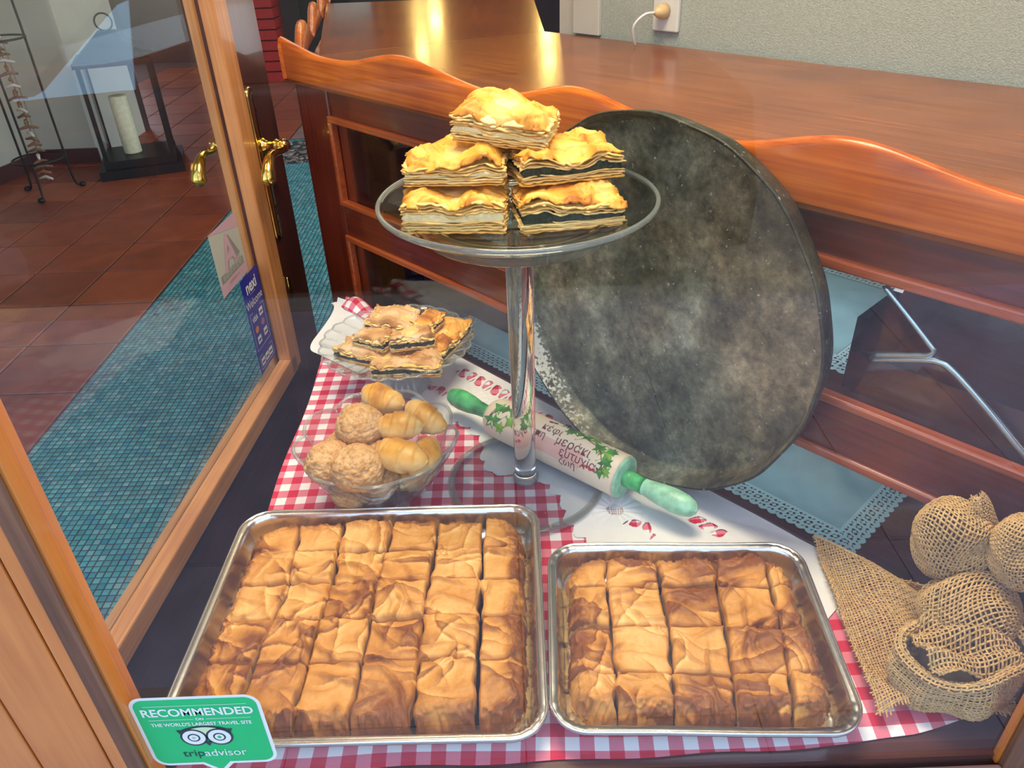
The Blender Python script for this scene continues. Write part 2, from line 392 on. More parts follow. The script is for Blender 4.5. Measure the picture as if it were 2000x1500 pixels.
def spline(pts, n=40):
    P = np.asarray(pts, float); k = len(P)
    t = np.linspace(0, k - 1, n); out = []
    Q = np.vstack([2*P[0]-P[1], P, 2*P[-1]-P[-2]])
    for s in t:
        i = min(int(s), k - 2); f = s - i; p0, p1, p2, p3 = Q[i], Q[i+1], Q[i+2], Q[i+3]
        out.append(0.5*((2*p1)+(-p0+p2)*f+(2*p0-5*p1+4*p2-p3)*f*f+(-p0+3*p1-3*p2+p3)*f**3))
    return np.array(out)
def copyobj(o, parent=None, top=True):
    c = o.copy(); C.objects.link(c)
    if parent: c.parent = parent
    for ch in list(o.children): copyobj(ch, c, False)
    return c
_font_cache = {}
def text_mesh(s, size, bold=False):
    # flat triangles of a line of lettering, origin at its centre
    cu = bpy.data.curves.new('lettering', 'FONT'); cu.body = s; cu.size = size; cu.align_x = 'CENTER'; cu.align_y = 'CENTER'
    if bold: cu.offset = size * 0.025
    cu.resolution_u = 4
    ob = bpy.data.objects.new('lettering_src', cu); C.objects.link(ob)
    dg = bpy.context.evaluated_depsgraph_get(); me = bpy.data.meshes.new_from_object(ob.evaluated_get(dg))
    V = np.array([v.co[:] for v in me.vertices]).reshape(-1, 3); Fc = [list(p.vertices) for p in me.polygons]
    bpy.data.objects.remove(ob); bpy.data.meshes.remove(me); bpy.data.curves.remove(cu)
    return V[:, :2] if len(V) else np.zeros((0, 2)), Fc
def flat(name, V2, Fc, O, U, W, off, mat, parent=None, label=None):
    # lay 2-D shapes on the plane O + u*U + v*W, lifted by off along its normal
    O = np.asarray(O, float); U = np.asarray(U, float); W = np.asarray(W, float); N = np.cross(U, W)
    V = O + V2[:, :1]*U + V2[:, 1:2]*W + N*off
    return mesh(name, V, [list(f) for f in Fc], mat, parent, label=label)
def disc2(cx, cy, rx, ry=None, n=24):
    ry = ry or rx; t = np.linspace(0, 2*PI, n, endpoint=False)
    return np.stack([cx + rx*np.cos(t), cy + ry*np.sin(t)], 1), [list(range(n))]
def flatcol(name, col, rough=0.4):
    return plain(name, col, rough, 0, 0.02)

# ================================================================== SETTING
# floor: grout bed, terracotta tiles, a strip of teal mosaic, pale tiles and a pebble inlay farther in
def varied(name, cols, rough=0.35, bump=0.1, coat=0.0, nscale=9):
    # colour picked per object / per island
    m, nt, b = newmat(name)
    oi = nd(nt, 'ShaderNodeObjectInfo'); at = nd(nt, 'ShaderNodeAttribute'); at.attribute_name = 'toast'
    ad = nd(nt, 'ShaderNodeMath', operation='ADD'); fr = nd(nt, 'ShaderNodeMath', operation='FRACT')
    ml = nd(nt, 'ShaderNodeMath', operation='MULTIPLY'); ml.inputs[1].default_value = 0.999
    nt.links.new(oi.outputs['Random'], ad.inputs[0]); nt.links.new(at.outputs['Fac'], ad.inputs[1])
    nt.links.new(ad.outputs[0], fr.inputs[0]); nt.links.new(fr.outputs[0], ml.inputs[0])
    st = [(i / (len(cols) - 1), c) for i, c in enumerate(cols)]
    r = ramp(nt, ml.outputs[0], st)
    tc = nd(nt, 'ShaderNodeTexCoord'); no = nd(nt, 'ShaderNodeTexNoise'); no.inputs['Scale'].default_value = nscale; no.inputs['Detail'].default_value = 6
    nt.links.new(tc.outputs['Object'], no.inputs['Vector'])
    hs = nd(nt, 'ShaderNodeMix'); hs.data_type = 'RGBA'; hs.blend_type = 'MULTIPLY'; hs.inputs[0].default_value = 0.5
    rr = ramp(nt, no.outputs[0], [(0.3, (0.6, 0.6, 0.6)), (0.7, (1.25, 1.25, 1.25))])
    nt.links.new(r.outputs[0], hs.inputs[6]); nt.links.new(rr.outputs[0], hs.inputs[7])
    nt.links.new(hs.outputs[2], b.inputs['Base Color']); b.inputs['Roughness'].default_value = rough
    b.inputs['Coat Weight'].default_value = coat
    bp = nd(nt, 'ShaderNodeBump'); bp.inputs['Strength'].default_value = bump; bp.inputs['Distance'].default_value = 0.002
    nt.links.new(no.outputs[0], bp.inputs['Height']); nt.links.new(bp.outputs[0], b.inputs['Normal'])
    return m
M_terra = varied('terracotta', [(0.26, 0.055, 0.02), (0.33, 0.07, 0.026), (0.22, 0.045, 0.02), (0.36, 0.085, 0.03)], 0.45)
M_mos = varied('teal_mosaic', [(0.03, 0.25, 0.30), (0.05, 0.33, 0.38), (0.12, 0.42, 0.46), (0.03, 0.29, 0.37), (0.20, 0.44, 0.48), (0.05, 0.27, 0.33), (0.09, 0.38, 0.43), (0.02, 0.22, 0.36)], 0.22, 0.05)
M_grout = plain('dark_teal_grout', (0.008, 0.028, 0.034), 0.8)
M_grout2 = plain('dark_grout', (0.06, 0.03, 0.022), 0.9)
M_pale = varied('pale_floor_tile', [(0.27, 0.17, 0.15), (0.32, 0.21, 0.18), (0.24, 0.16, 0.15)], 0.35)
M_peb = varied('pebble', [(0.10, 0.08, 0.075), (0.24, 0.19, 0.17), (0.40, 0.36, 0.33), (0.16, 0.12, 0.11)], 0.4)

floor = box('floor', -4.4, 3.2, 0.44, 9.6, -0.06, -0.004, M_grout2, kind='structure')
def floortile(nm, x0, x1, y0, y1, mat, z=0.0, e=0.0035):
    V = [(x0, y0, -0.006), (x1, y0, -0.006), (x1, y1, -0.006), (x0, y1, -0.006), (x0+e, y0+e, z), (x1-e, y0+e, z), (x1-e, y1-e, z), (x0+e, y1-e, z)]
    return mesh(nm, V, BOXF[1:], mat, floor)
xs = [-1.605, -1.98] + [-1.98 - 0.34*k for k in range(1, 8)]
ys = [3.90 + 0.372*k for k in range(-7, 15)]
for i in range(len(xs)-1):
    for j in range(len(ys)-1):
        if xs[i+1] < -3.75 and ys[j] > 3.5: continue
        floortile('floor_tile', xs[i+1]+0.004, xs[i]-0.004, ys[j]+0.004, ys[j+1]-0.004, M_terra)
for i in range(5):
    for j in range(10):
        floortile('pale_tile', -1.6+0.3*i+0.003, -1.3+0.3*i-0.003, 5.9+0.3*j+0.003, 6.2+0.3*j-0.003, M_pale)
box('grout_bed', -1.602, -0.30, 0.6, 5.9, -0.004, -0.0015, M_grout, floor)
# mosaic tiles
P = 0.0212; X0, Y0 = -1.598, 0.75
nx, ny = 60, 242
I, J = np.meshgrid(np.arange(nx), np.arange(ny), indexing='ij'); I = I.ravel(); J = J.ravel()
cx = X0 + (I + 0.5)*P; cy = Y0 + (J + 0.5)*P
keep = ~(((cx + 1.45)**2 + (cy - 5.55)**2) < 0.30**2)
I, J, cx, cy = I[keep], J[keep], cx[keep], cy[keep]
pp = project(np.stack([cx, cy, 0*cx], 1))
vis = (pp[:, 0] > 60) & (pp[:, 1] < 1262) & (pp[:, 0] > (pp[:, 1]-840)*0.49) & ((pp[:, 0]-225) < (1270-pp[:, 1])*0.62)
order = np.argsort(np.where(vis, -pp[:, 1], 1e9))[:300]
single = np.zeros(len(cx), bool); single[order] = True
h = P/2 - 0.0015
TV = np.array([(-h, -h, -0.003), (h, -h, -0.003), (h, h, -0.003), (-h, h, -0.003), (-h+0.0008, -h+0.0008, 0), (h-0.0008, -h+0.0008, 0), (h-0.0008, h-0.0008, 0), (-h+0.0008, h-0.0008, 0)])
tile_me = None
for k in np.where(single)[0]:
    if tile_me is None:
        o = mesh('mosaic_tile', TV, BOXF[1:], M_mos, floor); tile_me = o.data
    else:
        o = bpy.data.objects.new('mosaic_tile', tile_me); C.objects.link(o); o.parent = floor
    o.location = (cx[k] + random.uniform(-.0003, .0003), cy[k] + random.uniform(-.0003, .0003), random.uniform(-0.0004, 0.0004))
rest = np.where(~single)[0]
off = np.stack([cx[rest], cy[rest], RNG.uniform(-0.0004, 0.0004, len(rest))], 1)
V = (off[:, None] + TV[None]).reshape(-1, 3)
Fb = np.array(BOXF[1:]); Fall = (Fb[None] + 8*np.arange(len(rest))[:, None, None]).reshape(-1, 4)
mesh('mosaic_tiles', V, Fall, M_mos, floor, toast=np.repeat(RNG.random(len(rest)), 8), kind='stuff')
# pebble inlay
pv, pf, pt = [], [], []
for k in range(150):
    r = 0.29*math.sqrt(random.random()); t = random.random()*2*PI; x, y = -1.45 + r*math.cos(t), 5.55 + r*math.sin(t)
    s = random.uniform(0.012, 0.026); n = 6; b0 = len(pv); ph = random.random()*6; q = random.random()
    for zz, f in ((-0.004, 1.0), (0.003, 0.85)):
        for i in range(n):
            a = ph + i*2*PI/n; pv.append((x + s*f*1.3*math.cos(a), y + s*f*math.sin(a), zz)); pt.append(q)
    pf += [(b0+i, b0+(i+1) % n, b0+n+(i+1) % n, b0+n+i) for i in range(n)] + [tuple(b0+n+i for i in range(n))]
mesh('pebbles', pv, pf, M_peb, floor, toast=pt, kind='stuff')

def st(o): o['kind'] = 'structure'; return o
# ceiling, walls
box('ceiling', -4.4, 3.2, 0.44, 9.6, 2.95, 3.05, M_ceil, kind='structure')
box('wall_back', -4.4, 3.2, 9.5, 9.6, 0, 2.95, M_dark, kind='structure')
wl = np.array([-3.22, 5.50, 0]); wu = np.array([-0.18, -1.0, 0]); wu /= np.linalg.norm(wu); ww = np.array([-wu[1], wu[0], 0])
obox('wall_left', wl, wu, -ww, 0, 5.1, 0, 0.1, 0, 2.95, M_wallw, kind='structure')
obox('baseboard_left', wl, wu, -ww, 0, 4.9, -0.012, 0.0, 0, 0.10, M_base, kind='structure')
box('wall_corner', -3.22, -2.84, 5.47, 6.3, 0, 2.95, M_wallw, kind='structure')
box('baseboard_corner', -3.22, -2.83, 5.455, 5.47, 0, 0.10, M_base, kind='structure')
box('wall_rear_left', -4.4, -2.84, 6.3, 6.4, 0, 2.95, M_dark, kind='structure')
W0 = a0 + cm*0.715
obox('wall_right', W0, cd, cm, 0.20, 3.3, 0, 0.08, 0, 2.95, M_wallt, kind='structure')
obox('wall_pillar', W0, cd, cm, 0.135, 0.20, 0.01, 0.30, 0, 2.95, M_wallw, kind='structure')
obox('trim_right', W0, cd, cm, 0.20, 0.285, -0.012, 0.0, 1.2, 2.95, M_wallw, bv=0.002, kind='structure')

# ---------------- shop window: frame, sill and pane
win = empty('window_1'); win['kind'] = 'structure'
def wpart(nm, *a, **k): return box(nm, *a, parent=win, **k)
wpart('jamb_bead', -0.4035, -0.3835, 0.4592, 0.478, 0.69, 2.5, M_post, bv=0.0015)
wpart('weathered_bead', -0.4046, -0.3868, 0.4545, 0.4590, 0.64, 2.5, M_post2, bv=0.0015)
wpart('jamb_board', -0.4198, -0.4048, 0.4570, 0.515, 0.0, 2.5, M_post, bv=0.001)
wpart('groove', -0.4222, -0.4199, 0.4595, 0.515, 0.0, 2.5, M_groove)
wpart('jamb_board', -0.4898, -0.4223, 0.4570, 0.515, 0.0, 2.5, M_post, bv=0.001)
wpart('groove', -0.4922, -0.4899, 0.4595, 0.515, 0.0, 2.5, M_groove)
wpart('jamb_board', -0.64, -0.4923, 0.4570, 0.515, 0.0, 2.5, M_post, bv=0.001)
wpart('jamb_bead', 0.506, 0.528, 0.4687, 0.478, 0.69, 2.5, M_post, bv=0.0015)
wpart('weathered_bead', 0.5085, 0.550, 0.4600, 0.4685, 0.64, 2.5, M_post2, bv=0.0015)
wpart('jamb_board', 0.5505, 0.70, 0.4570, 0.515, 0.0, 2.5, M_post, bv=0.001)
wpart('sill', -0.4045, 0.5500, 0.440, 0.466, 0.60, 0.684, M_sill, bv=0.006)
wpart('bottom_bead', -0.3865, 0.5080, 0.452, 0.4655, 0.684, 0.697, M_sill, bv=0.003)
wpart('apron_panel', -0.4045, 0.5500, 0.455, 0.47, 0.0, 0.60, M_post, bv=0.002)
wpart('lintel', -0.64, 0.70, 0.457, 0.52, 2.5, 2.95, M_post, bv=0.004)
wpart('pane', -0.395, 0.515, 0.4670, 0.4720, 0.690, 2.5, M_glass)

# ---------------- open glazed door beside the display
DO = np.array([-0.618, 0.78, 0]); DU = np.array([0.0864, 0.9963, 0]); DN = np.array([0.9963, -0.0864, 0])
door = empty('door_1'); door['kind'] = 'structure'
def dpart(nm, u0, u1, w0, w1, z0, z1, mat, bv=0.0, parent=None, label=None):
    return obox(nm, DO, DU, DN, u0, u1, w0, w1, z0, z1, mat, parent or door, bv, label=label)
dpart('lock_stile', 0.8455, 1.075, -0.042, 0, 0.03, 2.12, M_door, 0.003)
dpart('hinge_stile', -0.27, -0.09, -0.042, 0, 0.03, 2.12, M_door, 0.003)
dpart('bottom_rail', -0.0895, 0.8445, -0.042, 0, 0.03, 0.53, M_doorH, 0.003)
dpart('top_rail', -0.0895, 0.8445, -0.042, 0, 1.98, 2.12, M_door, 0.003)
dpart('pane', -0.085, 0.842, -0.026, -0.022, 0.535, 1.975, M_dglass)
dpart('glazing_bead', 0.840, 0.905, -0.020, 0.010, 0.52, 1.98, M_dbead, 0.004)
dpart('glazing_bead', 0.832, 0.895, -0.046, -0.028, 0.52, 1.98, M_dbead, 0.004)
dpart('glazing_bead', -0.09, 0.88, -0.020, 0.010, 0.515, 0.562, M_dbeadH, 0.004)
dpart('glazing_bead', -0.09, 0.88, -0.046, -0.028, 0.515, 0.552, M_dbeadH, 0.004)
def dP(u, w, z): return DO + DU*u + DN*w + np.array([0, 0, z])
# backplates and lever handles on both faces
for s in (1, -1):
    wb = 0.0 if s > 0 else -0.042
    pl = []
    for k in range(13): pl.append((0.019*math.cos(PI*k/12), 0.155 + 0.019*math.sin(PI*k/12)))
    for k in range(13): pl.append((-0.019*math.cos(PI*k/12), -0.155 - 0.019*math.sin(PI*k/12)))
    V = []; n = len(pl)
    for sc_, w in ((1.0, 0.0), (1.0, 0.003), (0.8, 0.0055), (0.62, 0.0045), (0.5, 0.0075)):
        for (u, z) in pl: V.append(dP(0.945 + u*sc_, wb + s*w, 1.0 + z*(1 - (1-sc_)*0.13)))
    Fc = []
    for q in range(4): Fc += [(q*n+i, q*n+(i+1) % n, (q+1)*n+(i+1) % n, (q+1)*n+i) for i in range(n)]
    Fc.append(tuple(4*n+i for i in range(n)))
    mesh('backplate', V, Fc, M_brass if s > 0 else M_oldbrass, door, True)
    path = [dP(0.945, wb + s*t, 1.05) for t in (0.004, 0.012, 0.016, 0.022, 0.034, 0.040, 0.044, 0.052, 0.060, 0.068)]
    hd = tube('lever_handle', path, [0.017, 0.017, 0.012, 0.011, 0.012, 0.015, 0.012, 0.014, 0.015, 0.006], M_brass, door, 20)
    pts = spline([dP(0.945, wb + s*0.055, 1.05), dP(0.915, wb + s*0.058, 1.047), dP(0.88, wb + s*0.056, 1.052), dP(0.85, wb + s*0.054, 1.046), dP(0.828, wb + s*0.054, 1.022), dP(0.822, wb + s*0.054, 1.0)], 30)
    rr = np.interp(np.linspace(0, 1, 30), [0, 0.25, 0.5, 0.75, 0.92, 1], [0.009, 0.0075, 0.009, 0.014, 0.016, 0.006])
    tube('lever', pts, rr, M_brass, hd, 16)
for z in (0.875, 1.125):
    mesh('screw', [dP(0.945 + 0.003*math.cos(t), 0.009, z + 0.003*math.sin(t)) for t in np.linspace(0, 2*PI, 9)[:-1]], [tuple(range(8))], M_brass, door)
mesh('keyhole', [dP(0.945 + x, 0.0095, 0.905 + z) for x, z in ((-0.003, -0.014), (0.003, -0.014), (0.0025, 0.002), (0.005, 0.008), (0, 0.013), (-0.005, 0.008), (-0.0025, 0.002))], [tuple(range(7))], M_black, door)
V = [dP(0.94, 0.002, 0.665), dP(0.94, 0.002, 0.735)] + [dP(0.94 + 0.024*math.sin(t), 0.002, 0.70 + 0.035*math.cos(t)) for t in np.linspace(0.3, PI-0.3, 10)]
mesh('latch_plate', V, [tuple(range(len(V)))], M_oldbrass, door)
tube('latch_rim', [dP(0.938, 0.003, 0.663), dP(0.938, 0.003, 0.737)], 0.0022, M_brass, door, 8)

# ---------------- display board behind the window
DB = [(-0.388, 0.474), (0.535, 0.474), (0.535, 0.678), (-0.388, 1.680)]
prism('trim_display_board', DB, 0.672, 0.6995, M_shelf, kind='structure')
prism('trim_display_front', [(-0.388, 0.476), (0.535, 0.476), (0.535, 0.50), (-0.388, 0.50)], 0.05, 0.6715, M_shelf, kind='structure')

# ================================================================== CORNER COUNTER (glazed cabinet)
cab = empty('glazed_counter', tuple(a0), 0, 'glossy reddish cherry wood display counter with glass front and wavy raised edge, behind the pies', 'counter')
def aC(s, k, z=0): return a0 + cd*s + cm*k + np.array([0, 0, z])
def unparent_shift(o):  # children are built in world space: compensate the parent's location
    o.matrix_parent_inverse = Matrix.Translation(-Vector(cab.location)); return o
def cpart(nm, s0, s1, k0, k1, z0, z1, mat, bv=0.0, parent=None, label=None):
    o = obox(nm, a0 + cm*0.010, cd, cm, s0, s1, k0, k1, z0, z1, mat, parent or cab, bv, label=label)
    if parent is None: unparent_shift(o)
    return o
SL = 1.62
# wavy front board: height profile
gs = np.linspace(0, SL, 200)
kx = np.array([-0.01, 0.0, 0.03, 0.13, 0.21, 0.28, 0.34, 0.41, 0.48, 0.54, 0.60, 0.66, 0.71, 0.77, 0.825, 0.87, 0.93, 0.99, 1.05, 1.11, 1.17, 1.235, 1.29, 1.36, 1.43, 1.50, 1.56, 1.62])
kz = np.array([1.262, 1.262, 1.256, 1.238, 1.236, 1.242, 1.256, 1.268, 1.262, 1.250, 1.240, 1.234, 1.237, 1.252, 1.267, 1.265, 1.250, 1.240, 1.232, 1.232, 1.246, 1.264, 1.261, 1.245, 1.234, 1.232, 1.240, 1.255])
gz = np.interp(gs, kx, kz); gz = np.convolve(np.pad(gz, 8, 'edge'), np.hanning(17)/np.hanning(17).sum(), 'valid')
gz[:6] = np.interp(gs[:6], kx, kz)
def wavy(nm, P0, U, W, ss, zt, zb, th, mat, parent):
    # board with a rounded (bullnosed) top following zt
    sec = [(-th, zb, 0), (-th, None, -0.010), (-th*0.85, None, -0.003), (-th*0.5, None, 0.0), (-th*0.15, None, -0.003), (0, None, -0.010), (0, zb, 0)]
    V = []
    for s, z in zip(ss, zt):
        for (w, zf, dz) in sec:
            V.append(P0 + U*s + W*w + np.array([0, 0, (z + dz) if zf is None else zf]))
    n = len(sec); Fc = gridfaces(len(ss), n, False, True)
    Fc = [list(f) for f in Fc] + [list(range(n)), [len(V)-n+i for i in range(n)][::-1]]
    return mesh(nm, V, Fc, mat, parent, True)
g = wavy('wavy_front_board', a0 + cm*0.018, cd, cm, gs, gz, 1.18, 0.020, M_gal, cab); unparent_shift(g)
md = g.modifiers.new('es', 'EDGE_SPLIT'); md.split_angle = math.radians(50)
# side board running back
g2u = np.array([-0.17, 1.34, 0]); g2u /= np.linalg.norm(g2u); g2n = np.array([-g2u[1], g2u[0], 0])
s2 = np.linspace(0, 2.0, 160)
z2 = 1.215 + 0.030*np.cos((s2)*2*PI/0.42)*np.clip(1 + 0*s2, 0, 1); z2[:4] += 0.01
g = wavy('wavy_side_board', a0 + np.array([0.0, -0.012, 0]), g2u, g2n, s2, z2, 1.18, 0.024, M_gal, cab); unparent_shift(g)
md = g.modifiers.new('es', 'EDGE_SPLIT'); md.split_angle = math.radians(50)
A_ = [aC(0.0, 0.0)[:2], aC(1.66, 0.0)[:2], aC(1.66, 0.70)[:2], aC(0.105, 0.70)[:2], aC(-0.085, 0.14)[:2]]
unparent_shift(prism('counter_top', A_, 1.172, 1.197, M_top, cab, 0.001))
rear = [aC(-0.086, 0.141)[:2], aC(0.104, 0.701)[:2], (0.125, 3.0), (-0.60, 3.0)]
unparent_shift(prism('rear_counter_top', rear, 1.172, 1.197, M_top2, cab, 0.001))
unparent_shift(prism('rear_cabinet_side', [(-0.46, 1.98), (0.10, 2.25), (0.115, 2.98), (-0.57, 2.98)], 0.10, 1.171, M_cabv, cab))
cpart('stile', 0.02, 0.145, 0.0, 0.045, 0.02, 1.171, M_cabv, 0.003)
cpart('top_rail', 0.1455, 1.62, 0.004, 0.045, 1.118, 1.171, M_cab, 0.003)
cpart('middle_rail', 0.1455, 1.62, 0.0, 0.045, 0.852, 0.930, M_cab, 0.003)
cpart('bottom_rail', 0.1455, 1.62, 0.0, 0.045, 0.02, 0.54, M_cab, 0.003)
for z0, z1 in ((1.106, 1.120), (0.926, 0.938), (0.842, 0.856), (0.536, 0.55)):
    cpart('moulding', 0.14, 1.62, -0.006, 0.012, z0, z1, M_bead, 0.003)
for z0, z1 in ((0.936, 1.108), (0.548, 0.844)):
    cpart('moulding', 0.14, 0.153, -0.006, 0.012, z0, z1, M_bead, 0.003)
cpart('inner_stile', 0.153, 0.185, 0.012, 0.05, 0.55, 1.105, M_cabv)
cpart('glass_front', 0.15, 1.62, 0.013, 0.017, 0.545, 1.112, M_cglass)
cpart('upper_shelf', 0.03, 1.62, 0.05, 0.66, 0.905, 0.925, M_cab)
cpart('lower_shelf', 0.03, 1.62, 0.05, 0.66, 0.62, 0.640, M_cab)
cpart('cabinet_back', 0.03, 1.62, 0.665, 0.69, 0.05, 1.171, M_cab)
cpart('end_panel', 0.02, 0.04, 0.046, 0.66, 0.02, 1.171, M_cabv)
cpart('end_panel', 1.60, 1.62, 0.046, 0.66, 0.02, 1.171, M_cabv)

# ================================================================== CLOTHS
def back_y(x): return 1.770 - 0.736*(x + 0.467)/0.677
def adopt(root):
    inv = root.matrix_basis.inverted()
    for ch in root.children: ch.matrix_parent_inverse = inv
    return root
n1_, n2_ = 150, 170
u = np.linspace(0, 1, n1_); v = np.linspace(0, 1, n2_)
U, Vv = np.meshgrid(u, v, indexing='ij')
Xc = -0.3885 + U*(0.508 + 0.3885)
yf = np.interp(Xc, [-0.39, 0.05, 0.25, 0.36, 0.43, 0.51], [0.484, 0.484, 0.4865, 0.490, 0.500, 0.520]) + 0.0015*np.sin(Xc*38)
Yc = yf + Vv*(back_y(Xc) - 0.014 - yf)
Xc = Xc + np.where(U < 0.001, 0.003*np.sin(Yc*17), 0)
Zc = 0.7015 + 0.0005*(1 + fbm(Xc*9, Yc*9, 0, 3))
vtx = np.stack([Xc, Yc, Zc], -1).reshape(-1, 3)
uvw = np.stack([Xc + 0.0025*vnoise(Xc*7, Yc*7, 0, 5) + 0.0035*np.sin(Yc*6), Yc + 0.0025*vnoise(Xc*8, Yc*8, 0, 9) + 0.004*np.sin(Xc*7)], -1).reshape(-1, 2)
tag(mesh('gingham_tablecloth', vtx, gridfaces(n1_, n2_), M_ging, None, True, uv=uvw),
    'red and white gingham tablecloth spread over the whole display shelf', 'tablecloth')
# small turned-up corner of the gingham cloth at the far left
gg = np.linspace(0, 1, 14); A, B = np.meshgrid(gg, gg, indexing='ij')
Pn = np.array([aC(0.17, -0.10), aC(0.33, -0.10)]);
S_ = 0.185 + 0.10*A; K_ = -0.060 + 0.040*B
Vn = a0 + cd*S_[..., None] + cm*K_[..., None]; Vn[..., 2] = 0.7125 + 0.022*np.sin(B*2.4)*(0.6 + 0.4*np.sin(A*6))
fold = mesh('turned_up_corner', Vn.reshape(-1, 3), gridfaces(14, 14), M_ging, bpy.data.objects['gingham_tablecloth'], True, uv=np.stack([0.1*A, 0.06*B], -1).reshape(-1, 2))

def raster_sheet(name, mask, u0, u1, v0, v1, res, P3, mat, parent=None, label=None):
    nu = int((u1-u0)/res); nv = int((v1-v0)/res)
    uu = u0 + (np.arange(nu)+0.5)*res; vv = v0 + (np.arange(nv)+0.5)*res
    Um, Vm = np.meshgrid(uu, vv, indexing='ij'); mk = mask(Um, Vm)
    ug = u0 + np.arange(nu+1)*res; vg = v0 + np.arange(nv+1)*res
    Ug, Vg = np.meshgrid(ug, vg, indexing='ij'); pts = P3(Ug, Vg).reshape(-1, 3)
    F_ = gridfaces(nu+1, nv+1).reshape(nu, nv, 4)[mk]
    used = np.zeros(len(pts), bool); used[F_.ravel()] = True
    idx = np.cumsum(used) - 1
    return mesh(name, pts[used], idx[F_], mat, parent, True, label=label)

FL = [(0.677, 0.098, 0.040), (1.072, 0.140, 0.040), (1.33, 0.15, 0.04)]
def wc_mask(s, q):
    front = np.interp(s, [0.1, 0.45, 0.52, 0.60, 0.68, 0.74, 0.80, 0.835, 0.87, 0.90, 0.945, 1.0, 1.03, 1.07, 1.25, 1.4],
                      [0.10, 0.16, 0.185, 0.175, 0.178, 0.158, 0.170, 0.205, 0.218, 0.195, 0.172, 0.186, 0.212, 0.225, 0.225, 0.20])
    # leaf shaped fringe
    front = front + 0.011*np.abs(np.sin(s*PI/0.030)) - 0.010
    m = q < front
    # chain of openings following an arc behind the flowers
    def chain(c, hw, per, half, s0, s1, slant=0.0):
        ph = (s - slant*q)/per; f = ph - np.floor(ph) - 0.5
        d = (q - c)
        return (np.abs(f)*2*(1.0 + 0.2*np.abs(d)/hw) < 0.84) & (np.abs(d) < hw*(1 - 0.45*(np.abs(f)*2)**2)) & (s > s0) & (s < s1)
    arc1 = 0.038 + 0.055*np.clip(np.abs(s - 0.70)/0.14 - 0.55, 0, 1)**2*(s < 0.76)
    arc2 = 0.041 + 0.036*sstep(0.93, 1.10, s)
    arc = np.where(s < 0.76, arc1, arc2)
    h1 = chain(arc, 0.0155, 0.0230, 0.5, 0.585, 0.955, 0.4) & (np.sin(s*137) > -0.93)
    h2 = chain(np.where(s < 0.9, arc + 0.024, arc - 0.004), 0.0110, 0.0200, 0.5, 0.78, 1.22, -0.5)
    m &= ~h1; m &= ~h2
    h3 = chain(0.112 + 0*s, 0.013, 0.022, 0.5, 0.585, 0.635, 0.3); m &= ~h3
    h4 = chain(0.135 + 0.6*np.abs(s-1.125), 0.009, 0.02, 0.5, 1.10, 1.15, 0.3); m &= ~h4
    # flower centres: small lattice
    for (cs, cq, r) in FL:
        d = np.hypot(s - cs, (q - cq))
        lat = (np.abs((s*1.0 + q)/0.0048 % 1 - 0.5) < 0.30) & (np.abs((s - q)/0.0048 % 1 - 0.5) < 0.30)
        m &= ~((d < 0.013) & lat)
    return m
def wc_P(s, q):
    z = 0.7041 + 0.0012*fbm(s*9, q*22, 0, 21) + 0.0009*np.abs(np.sin((s*0.4 + q)*60))*(s > 1.1)*(q < 0.07)
    for (cs, cq, r) in FL:   # embroidered petals stand proud
        d = np.hypot(s - cs, q - cq); th = np.arctan2(q - cq, s - cs)
        pet = (d > 0.013) & (d < 0.038 + 0.004*np.abs(np.cos(th*8)))
        z = z + np.where(pet, 0.0011*np.abs(np.cos(th*8)), 0)
    z = z + 0.06*np.clip(0.006 - q, 0, 1)*0
    P3 = a0 + cd*s[..., None] - cm*(q[..., None] + 0.008); P3[..., 2] = z + 0.0
    return P3
wc = raster_sheet('cutwork_tablecloth', wc_mask, 0.44, 1.40, 0.004, 0.245, 0.0013, wc_P, M_white)
tag(wc, 'white cotton cloth with cutwork flower border lying under the rolling pin and round pan', 'tablecloth')
ns, nq = 40, 26
Sg, Qg = np.meshgrid(np.linspace(0, 1, ns), np.linspace(0, 1, nq), indexing='ij')
ss_ = 0.155 + 0.30*Sg; qq_ = 0.004 + (0.02 + 0.16*sstep(0.0, 0.5, Sg))*Qg + 0.035*(1-Sg)
Pw = a0 + cd*ss_[..., None] - cm*(qq_[..., None] + 0.008)
Pw[..., 2] = 0.7045 + 0.014*(1 - sstep(0.0, 0.35, Sg))*sstep(0, 0.5, Qg)*0.7 + 0.0015*fbm(ss_*20, qq_*20, 0, 4) + 0.018*(1-sstep(0, 0.35, Qg))*(1-sstep(0.1, 0.8, Sg))
tag(mesh('white_napkin', Pw.reshape(-1, 3), gridfaces(ns, nq), M_white, None, True),
    'folded white cotton napkin corner sticking out behind the scalloped glass plate', 'napkin')

